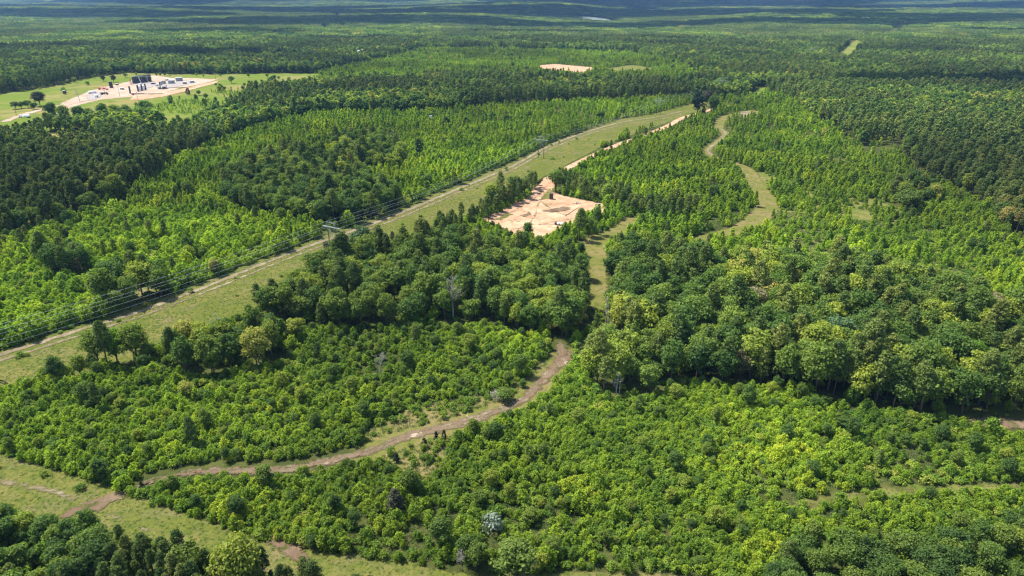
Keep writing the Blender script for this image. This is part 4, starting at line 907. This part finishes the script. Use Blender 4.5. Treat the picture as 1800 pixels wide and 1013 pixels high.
tank(196, 155, 2.4, 8.2, 'single black tank behind the red rig', M_black, dz=.3)
tank(969, 350.5, 1.25, 3.3, 'black upright tank alone on the sandy pad', M_black, cone=.25)
for i, (u, v, h) in enumerate([(229.3, 165, 9.5), (243.3, 161.5, 8.6), (250, 160, 8.6), (256.3, 158.5, 8.2)]):
    e = empty('treater_vessel', at(u, v, .5), 0, ['black upright vessel standing alone left of the others', 'left of the three close black upright vessels', 'middle of the three close black upright vessels', 'right of the three close black upright vessels'][i], 'vessel', 'black upright vessels before the tank row')
    b = MB(); b.lathe([(1.0, 0), (1.0, h - .8), (.8, h - .35), (.4, h - .08), (.02, h)], (0, 0, 0), 20); b.obj('vessel_body', M_black, e, smooth=True)
    b = MB(); b.lathe([(1.25, 0), (1.25, .35), (1.0, .36)], (0, 0, 0), 20); b.obj('skirt', M_dark, e)
    b = MB(); b.tube([(1.0, 0, h * .8), (1.5, 0, h * .8), (1.5, 0, .2)], .1, 8); b.obj('pipe', M_grey, e)
for i, (u, v) in enumerate([(246.5, 160.2), (253, 158.8)]):
    tank(u, v, 1.7, 6.0, ['white tank between the left and middle black vessels', 'white tank between the middle and right black vessels'][i], M_white, 'white tanks among the black vessels', dz=.5)
# loading mast and stair in front of the tanks
e = empty('stair_tower', at(246.5, 148.2), 0, 'white steep stair rising in front of the black tanks', 'stair')
b = MB()
for s in (-.5, .5): b.tube([(2.2, s, 0), (-.6, s, 10.6)], .16, 6)
for k in range(22): t_ = k / 22; b.box((2.2 - 2.8 * t_, 0, 10.6 * t_ + .2), (.3, 1.0, .06))
b.obj('stair_flight', M_white, e); b = MB(); b.box((0, 0, .5), (4.5, 2.2, 1.0), bev=.1); b.obj('base_skid', M_white, e)
e = empty('catwalk', at(255, 147), R(8), 'grey catwalk along the tops of the black tanks', 'catwalk')
b = MB(); b.box((0, 0, 9.4), (24, .9, .12)); b.obj('walkway', M_grey, e)
b = MB()
for k in range(13): b.tube([(-12 + k * 2, -.45, 9.4), (-12 + k * 2, -.45, 10.5)], .04, 5)
b.tube([(-12, -.45, 10.5), (12, -.45, 10.5)], .05, 5); b.obj('handrail', M_grey, e)
b = MB()
for k in range(4): b.tube([(-11 + k * 7.3, -.2, 0), (-11 + k * 7.3, -.2, 9.4)], .12, 6)
b.obj('support_posts', M_grey, e)
e = empty('flare_stack', at(230.5, 149), 0, 'orange and white frame left of the black tank row', 'frame')
b = MB()
for s in (-1.2, 1.2):
    b.tube([(s, -1, 0), (s * .3, 0, 8.5)], .2, 6); b.tube([(s, 1, 0), (s * .3, 0, 8.5)], .2, 6)
for k in (2, 4, 6): b.box((0, 0, k), (2.4 - k * .25, 1.6 - k * .15, .25))
b.obj('tower_frame', M_orange, e); b = MB(); b.box((1.6, 0, 2.6), (1.2, 1.8, 5.0), bev=.15); b.obj('heater_box', M_white, e)
def wheel(c, r_, wd, par):
    w_ = MB(); w_.tube([(c[0], c[1] - wd / 2, c[2]), (c[0], c[1] - wd / 2 + .05, c[2]), (c[0], c[1] + wd / 2 - .05, c[2]), (c[0], c[1] + wd / 2, c[2])], [r_ * .9, r_, r_, r_ * .9], 18); o = w_.obj('wheel', M_rub, par)
    h_ = MB(); h_.tube([(c[0], c[1] - wd / 2 - .02, c[2]), (c[0], c[1] + wd / 2 + .02, c[2])], r_ * .5, 12); h_.obj('hub', M_grey, o)
def truck(name, u, v, rz, label, cab, deck, L_=8.0, cat='truck', mast=False, group=None):
    e = empty(name, at(u, v, .3), rz, label, cat, group)
    b = MB(); b.box((-.8, 0, .95), (L_, 1.0, .35)); b.obj('chassis', M_dark, e)
    c = MB(); c.box((L_ / 2 - 1.2, 0, 1.75), (2.0, 2.35, 1.6), bev=.2); c.box((L_ / 2 - 1.4, 0, 2.75), (1.5, 2.2, .55), bev=.25); c.box((L_ / 2 + .2, 0, 1.4), (1.2, 2.2, .9), bev=.25); cb = c.obj('cab', cab, e)
    g_ = MB(); g_.box((L_ / 2 - .42, 0, 2.35), (.1, 1.9, .6), ry=-.2); g_.obj('windscreen', M_glass, cb)
    d = MB(); d.box((-1.6, 0, 1.35), (L_ - 3.2, 2.4, .35), bev=.05); d.obj('deck', deck, e)
    if mast:
        m_ = MB()
        for s in (-.45, .45):
            for z in (2.6, 3.5): m_.tube([(-L_ * .8, s, z + .4), (L_ * .45, s, z)], .09, 5)
        for k in range(16):
            x_ = -L_ * .8 + k * L_ * 1.25 / 16; m_.tube([(x_, -.45, 3.0), (x_ + .8, .45, 3.4)], .05, 4); m_.tube([(x_, .45, 2.8), (x_ + .8, .45, 3.6)], .05, 4); m_.tube([(x_, -.45, 2.8), (x_ + .8, -.45, 3.6)], .05, 4)
        m_.obj('mast', deck, e); m_ = MB(); m_.box((-1.0, 0, 2.1), (3.0, 2.0, 1.3), bev=.15); m_.obj('winch_housing', deck, e)
    else:
        m_ = MB(); m_.tube([(-L_ / 2 - .6, 0, 2.3), (-L_ / 2 - .2, 0, 2.3), (.9, 0, 2.3), (1.2, 0, 2.3)], [.7, .95, .95, .7], 18); m_.obj('tank_body', deck, e)
    for x_ in (L_ / 2 - .6, -L_ / 2 + .4, -L_ / 2 + 1.6):
        for s in (-1.05, 1.05): wheel((x_, s, .5), .5, .35, e)
    return e
truck('rig_truck', 182, 158.3, R(-176), 'red rig truck with its lattice mast laid down at the oil site', M_red, M_red, 12, 'truck', True)
truck('tank_truck', 44, 207.5, R(172), 'long white tank truck parked on the gravel drive', M_white, M_white, 11.5)
truck('tank_truck', 184, 167, R(15), 'dark low truck on the oil site left of the vessels', M_dark, M_dark, 8)
truck('tank_truck', 163, 165, R(60), 'white tank truck among the white gravel at the left of the oil site', M_white, M_white, 9)
def car(u, v, rz, label, mat, L_=5.4):
    e = empty('pickup_truck', at(u, v, .2), rz, label, 'pickup'); b = MB()
    b.box((0, 0, .85), (L_, 1.9, .55), bev=.25); b.box((-.1 * L_ - 1.2, .86, 1.25), (1.9, .12, .4)); b.box((-.1 * L_ - 1.2, -.86, 1.25), (1.9, .12, .4)); b.box((L_ / 2 - .9, 0, 1.18), (1.5, 1.75, .22), bev=.2); bd = b.obj('body', mat, e)
    c = MB(); c.box((.25, 0, 1.5), (2.0, 1.7, .65), bev=.3); c.obj('windows', M_glass, e); c = MB(); c.box((.2, 0, 1.86), (1.6, 1.55, .08), bev=.2); c.obj('roof', mat, e)
    for x_ in (L_ * .32, -L_ * .3):
        for s in (-.88, .88): wheel((x_, s, .38), .38, .24, e)
    return e
car(50.5, 219.5, R(20), 'white pickup under the trees below the tank truck', M_white)
def container(u, v, rz, d, label, mat, nm='equipment_cabin', cat='cabin', group=None):
    e = empty(nm, at(u, v, .5), rz, label, cat, group); b = MB(); b.box((0, 0, d[2] / 2 + .2), d, bev=.05)
    n = int(d[0] / .5)
    for k in range(n): b.box((-d[0] / 2 + .25 + k * d[0] / n, 0, d[2] / 2 + .2), (.12, d[1] + .08, d[2] * .86))
    b.obj('cabin_body', mat, e); b = MB(); b.box((0, 0, d[2] + .26), (d[0] + .3, d[1] + .3, .12)); b.obj('cabin_roof', M_white, e)
    b = MB(); b.box((d[0] * .28, -d[1] / 2 - .06, d[2] * .42 + .1), (1.0, .06, d[2] * .75)); b.obj('door', M_dark, e); b = MB(); b.box((0, 0, .1), (d[0] + .5, d[1] * .8, .2)); b.obj('skid', M_dark, e)
container(302, 147.5, R(12), (8.5, 3.6, 4.6), 'grey equipment cabin, the nearer of the two', M_grey, group='grey cabins at the right of the oil site')
container(315.5, 143, R(14), (9.5, 3.8, 5.0), 'grey-white equipment cabin behind, farther right of the two', M_grey, group='grey cabins at the right of the oil site')
container(294, 142, R(5), (5, 2.6, 2.6), 'low white cabin behind the grey cabins', M_white)
container(233.8, 167.5, R(10), (2.6, 2.2, 2.2), 'small orange box at the near edge of the oil site', M_orange, 'equipment_box', 'box')
container(270, 148.5, R(10), (6, 2.4, 2.0), 'low dark skid right of the black tank row', M_dark, 'pump_skid', 'skid')
container(114, 166, R(0), (2.6, 2.6, 4.2), 'dark shed beside the bush left of the bare tree', M_dark, 'shed', 'shed')
for i, (u, v, a_, d_, mt, lb) in enumerate([(276, 152, 20, (4, 2.2, 2.4), M_white, 'small white cabin between the vessels and the grey cabins'), (325, 148, 5, (5, 2.4, 2.2), M_rust, 'rusty box at the right of the grey cabins'), (338, 146, 30, (6, 2.4, 2.6), M_grey, 'grey box near the right end of the oil site'),
        (215, 158, -10, (5, 2.4, 2.0), M_grey, 'low grey box between the red rig and the vessels'), (170, 172, 40, (4, 2.4, 2.6), M_white, 'white box at the lower edge of the left white gravel'), (206, 150, 0, (4, 2.2, 1.8), M_rust, 'rusty box right of the single black tank')]):
    container(u, v, R(a_), d_, lb, mt, 'equipment_box', 'box')
for i, (u, v) in enumerate([(286, 148.5), (290, 148), (283, 150)]): tank(u, v, 1.5, 4.4, ['middle of the three small pale tanks near the pump unit', 'right one of the three small pale tanks near the pump unit', 'left one of the three small pale tanks near the pump unit'][i], M_grey, 'small pale tanks near the pump unit', dz=.5)
# compressor with stack
e = empty('compressor_unit', at(287, 157), R(8), 'dark pump unit with a tall stack at the edge of the oil site', 'machine')
b = MB(); b.box((0, 0, .4), (13, 3.2, .5)); b.box((1.5, 0, 1.8), (4.5, 2.4, 2.4), bev=.3); b.obj('engine', M_dark, e)
b = MB(); b.tube([(-3.5, 0, .6), (-3.5, 0, 9.8)], [.75, .6], 12); b.obj('stack', M_black, e); b = MB(); b.tube([(4.8, 0, .6), (4.8, 0, 6.0)], .5, 10); b.obj('scrubber', M_grey, e)
b = MB(); b.tube([(-5.6, -.8, 1.6), (-5.6, .8, 1.6)], 1.3, 16); b.obj('flywheel', M_grey, e); b = MB(); b.tube([(-3.5, 0, 5), (1.5, 0, 3.2), (4.8, 0, 5)], .18, 6); b.obj('pipe', M_grey, e)
for (u, v, a_, L_, lb) in [(262, 166, 12, 34, 'nearer brown pipe run along the near edge of the oil site'), (310, 155, 14, 46, 'long brown pipe run at the right of the oil site'), (243, 165.3, 4, 14, 'short dark pipe run beside the orange box')]:
    m_ = MB(); dx, dy = math.cos(R(a_)) * L_ / 2, math.sin(R(a_)) * L_ / 2
    for s in (-.8, 0, .8): m_.tube([(-dx, -dy + s, .5), (dx, dy + s, .5)], .22, 7)
    for k in range(7): t_ = -1 + k / 3; m_.box((dx * t_, dy * t_, .2), (.4, 2.6, .4))
    tag(m_.obj('pipe_run', M_rust, loc=at(u, v)), lb, 'pipes')
def pole(u, v, H, label):
    e = empty('utility_pole', at(u, v, 0), R(20), label, 'pole'); b = MB(); b.tube([(0, 0, -1), (0, 0, H)], [.22, .14], 8); b.obj('pole', M_wood, e, smooth=True)
    b = MB(); b.box((0, .18, H - .8), (2.6, .14, .18)); b.obj('crossarm', M_wood, e)
    b = MB(); b.lathe([(.25, 0), (.28, .1), (.28, .8), (.05, .95)], (0, -.4, H - 2.6), 10); b.obj('transformer', M_grey, e)
pole(211, 171, 13.5, 'utility pole at the near edge of the oil site left of the vessels')
pole(243, 178, 11, 'utility pole in the green pasture below the vessels')
pole(114.5, 166.5, 12, 'utility pole beside the dark shed'); pole(379, 140, 11, 'utility pole at the far right end of the oil site')
pole(29, 203, 11, 'pole with a pale box beside the white tank truck'); pole(185, 168, 9, 'short pole beside the dark low truck')
# building behind the trees
e = empty('barn', at(176, 209), R(15), 'barn with a pale metal roof half hidden by dark trees', 'building'); b = MB(); b.box((0, 0, 2.2), (14, 9, 4.4)); b.obj('wall', M_white, e)
b = MB(); b.add([(-7.4, -4.9, 4.4), (7.4, -4.9, 4.4), (7.4, 0, 6.8), (-7.4, 0, 6.8), (-7.4, 4.9, 4.4), (7.4, 4.9, 4.4), (-7.4, -4.9, 4.25), (7.4, -4.9, 4.25), (7.4, 0, 6.65), (-7.4, 0, 6.65), (-7.4, 4.9, 4.25), (7.4, 4.9, 4.25)],
                 [(0, 1, 2, 3), (3, 2, 5, 4), (7, 6, 9, 8), (8, 9, 10, 11), (0, 6, 7, 1), (4, 5, 11, 10), (1, 7, 8, 2), (2, 8, 11, 5), (0, 3, 9, 6), (3, 4, 10, 9)]); b.obj('roof', M_silver, e)
b = MB(); b.box((-2, -4.55, 1.6), (3.2, .1, 3.0)); b.obj('door', M_dark, e)
# far silos, feeder
for u, v, lb in ((631.5, 103, 'left one of two tiny white tanks in the far woods'), (638, 101.5, 'right one of two tiny white tanks in the far woods')):
    tank(u, v, 2.4, 15.5, lb, M_white, 'tiny white tanks in the far woods', cone=.6)
e = empty('hunting_stand', at(758, 217, 0), R(15), 'small white box stand on legs in the bright plantation', 'hunting stand')
b = MB(); b.box((0, 0, 6.2), (2.3, 2.3, 2.5), bev=.1); b.obj('cabin', M_white, e); b = MB(); b.box((0, 0, 7.55), (2.7, 2.7, .16)); b.obj('roof', M_grey, e)
for s in (-1, 1):
    for t_ in (-1, 1): b = MB(); b.tube([(s * 1.4, t_ * 1.4, 0), (s * .9, t_ * .9, 5)], .09, 6); b.obj('leg', M_wood, e)
b = MB(); b.box((0, -1.18, 6.5), (1.4, .06, .6)); b.obj('window', M_glass, e)
# the sandy pad
e = empty('pump_skid', at(984.5, 396.5), R(-20), 'white machine with two rounded white covers at the near edge of the sandy pad', 'machine')
b = MB(); b.box((0, 0, .3), (4.6, 1.9, .3)); b.obj('skid', M_dark, e)
for s in (-.95, .95): b = MB(); b.lathe([(.02, 0), (.95, .02), (1.0, .5), (.8, .95), (.4, 1.2), (.02, 1.3)], (s, 0, .45), 16); b.obj('cover', M_white, e, smooth=True)
b = MB(); b.box((-2.6, 0, .8), (1.2, 1.4, 1.1), bev=.15); b.tube([(-2.6, .3, 1.2), (-2.6, .3, 2.1)], .09, 8); b.obj('motor', M_rust, e)
b = MB(); b.tube([(-3.0, 0, .4), (-4.2, -.5, .25), (-5.4, -1.4, .15)], .14, 8); b.obj('hose', M_rust, e)
e = empty('wellhead', at(1013.5, 359.5), 0, 'low grey pipework near the back edge of the sandy pad', 'wellhead')
b = MB(); b.lathe([(.5, 0), (.5, .2), (.22, .22), (.22, .8), (.4, .82), (.4, .95), (.18, 1), (.18, 1.5)], (0, 0, 0), 14); b.obj('valve_stack', M_grey, e)
b = MB(); b.tube([(-2.5, 0, .5), (2.5, .3, .5)], .12, 8); b.tube([(1.2, 0, .2), (1.2, 0, 1.2)], .1, 8); b.tube([(-2.5, 0, 0), (-2.5, 0, 1.0)], .1, 8); b.obj('pipe', M_grey, e)
e = empty('pump_trailer', at(1051, 363.5), R(35), 'dark machine at the right corner of the sandy pad', 'machine')
b = MB(); b.box((0, 0, .9), (3.2, 1.5, .9), bev=.15); b.obj('housing', M_dark, e); b = MB(); b.box((-.2, 0, 1.45), (2.2, 1.3, .25), bev=.1); b.obj('cover', M_grey, e)
for s in (-.8, .8): wheel((0, s, .35), .35, .2, e)
b = MB(); b.tube([(1.6, 0, .5), (2.8, 0, .4)], .07, 6); b.obj('tow_bar', M_dark, e)
m_ = MB(); rg = np.random.default_rng(3)
p0 = np.array(at(993, 381)[:2]); p1 = np.array(at(1024, 361)[:2]); d_ = p1 - p0
m_.tube([(0, 0, .12), tuple(d_ * .5) + (.15,), tuple(d_) + (.12,)], .16, 7); tag(m_.obj('pipe_run', M_rust, loc=(p0[0], p0[1], float(height(*p0)) + .3)), 'thin brown pipe laid straight across the sandy pad', 'pipe')
e = empty('white_crate', at(1055, 408, 0), R(20), 'small pale box at the edge of the grassy lane', 'box'); b = MB(); b.box((0, 0, .6), (1.6, 1.1, 1.1), bev=.05); b.obj('box_body', M_grey, e); b = MB(); b.box((0, 0, 1.2), (1.7, 1.2, .1)); b.obj('lid', M_white, e)

# ------------------------------------------------------------------ clouds above the land; their shade falls on the far forest
M_cloud, ct, cN, cL = newmat('cloud_white'); cb_ = cN.new('ShaderNodeBsdfDiffuse'); cb_.inputs[0].default_value = (.9, .9, .9, 1); co_ = cN.new('ShaderNodeOutputMaterial'); cL.new(cb_.outputs[0], co_.inputs[0])
def cloud(gx, gy, rx, ry, alt, seed, n=16):
    rg = np.random.default_rng(seed); c = np.array([gx, gy, 0]) + np.array(sv) * (alt / sv.z); m_ = MB()
    for i in range(n):
        a = rg.uniform(0, 6.283); q = math.sqrt(rg.uniform(0, 1)) * .8; ex = np.array([math.cos(a) * q * rx, math.sin(a) * q * ry, 0]); k = rg.uniform(.25, .5) * min(rx, ry * 1.6); N_ = 20; M_ = 9; vs = []
        fl = rx / max(ry, 1); kx = k * min(2.2, max(1, fl ** .5)); ph = rg.uniform(0, 6, 4)
        for j in range(M_ + 1):
            th = math.pi * (j / M_) ; zz = math.cos(th); zz = zz if zz > 0 else zz * .35
            for t_ in range(N_):
                b_ = 2 * math.pi * t_ / N_; w_ = 1 + .16 * math.sin(3 * b_ + ph[0]) + .10 * math.sin(5 * b_ + ph[1] + j) + .06 * math.sin(9 * b_ + ph[2])
                vs.append(c + ex + np.array([math.cos(b_) * math.sin(th) * kx * w_, math.sin(b_) * math.sin(th) * k * w_, zz * k * .42]))
        m_.add(vs, [(j * N_ + t_, j * N_ + (t_ + 1) % N_, (j + 1) * N_ + (t_ + 1) % N_, (j + 1) * N_ + t_) for j in range(M_) for t_ in range(N_)])
    tag(m_.obj('cloud', M_cloud, smooth=True), kind='structure')
cl = [(-900, 3600, 900, 420), (300, 3400, 700, 260), (1350, 3250, 800, 260), (700, 4700, 900, 350), (-1900, 5900, 1300, 600), (700, 6600, 1500, 600), (2500, 3900, 900, 500), (-200, 5200, 1100, 500), (1400, 5400, 1300, 800), (-2700, 4600, 1000, 380), (-3600, 7600, 1800, 900), (4200, 7200, 1800, 1500), (200, 8600, 2600, 900), (3000, 10500, 2600, 1500),
      (-4500, 12500, 3000, 1800), (6500, 13500, 3000, 2200), (-1000, 2450, 330, 120), (730, 1000, 330, 40), (-1350, 1650, 240, 60), (1500, 1500, 260, 55), (300, 14500, 3500, 1700), (100, 2500, 240, 90), (-650, 1500, 160, 60), (1900, 2400, 350, 130)]
for i, (gx, gy, rx, ry) in enumerate(cl):
    cloud(gx, gy, rx, ry, 900, 400 + i, 22)

# ------------------------------------------------------------------ the air
hz, ht, hN, hL = newmat('hazy_air')
pv = hN.new('ShaderNodeVolumePrincipled'); pv.inputs['Color'].default_value = (.30, .57, 1.0, 1); pv.inputs['Density'].default_value = 3.6e-5
pv.inputs['Anisotropy'].default_value = 0.0
ho = hN.new('ShaderNodeOutputMaterial'); hL.new(pv.outputs[0], ho.inputs['Volume'])
mb = MB(); mb.box((0, 8800, 55), (40000, 19600, 170)); tag(mb.obj('haze', hz), 'thin bluish haze over the far forest', 'haze', kind='stuff')
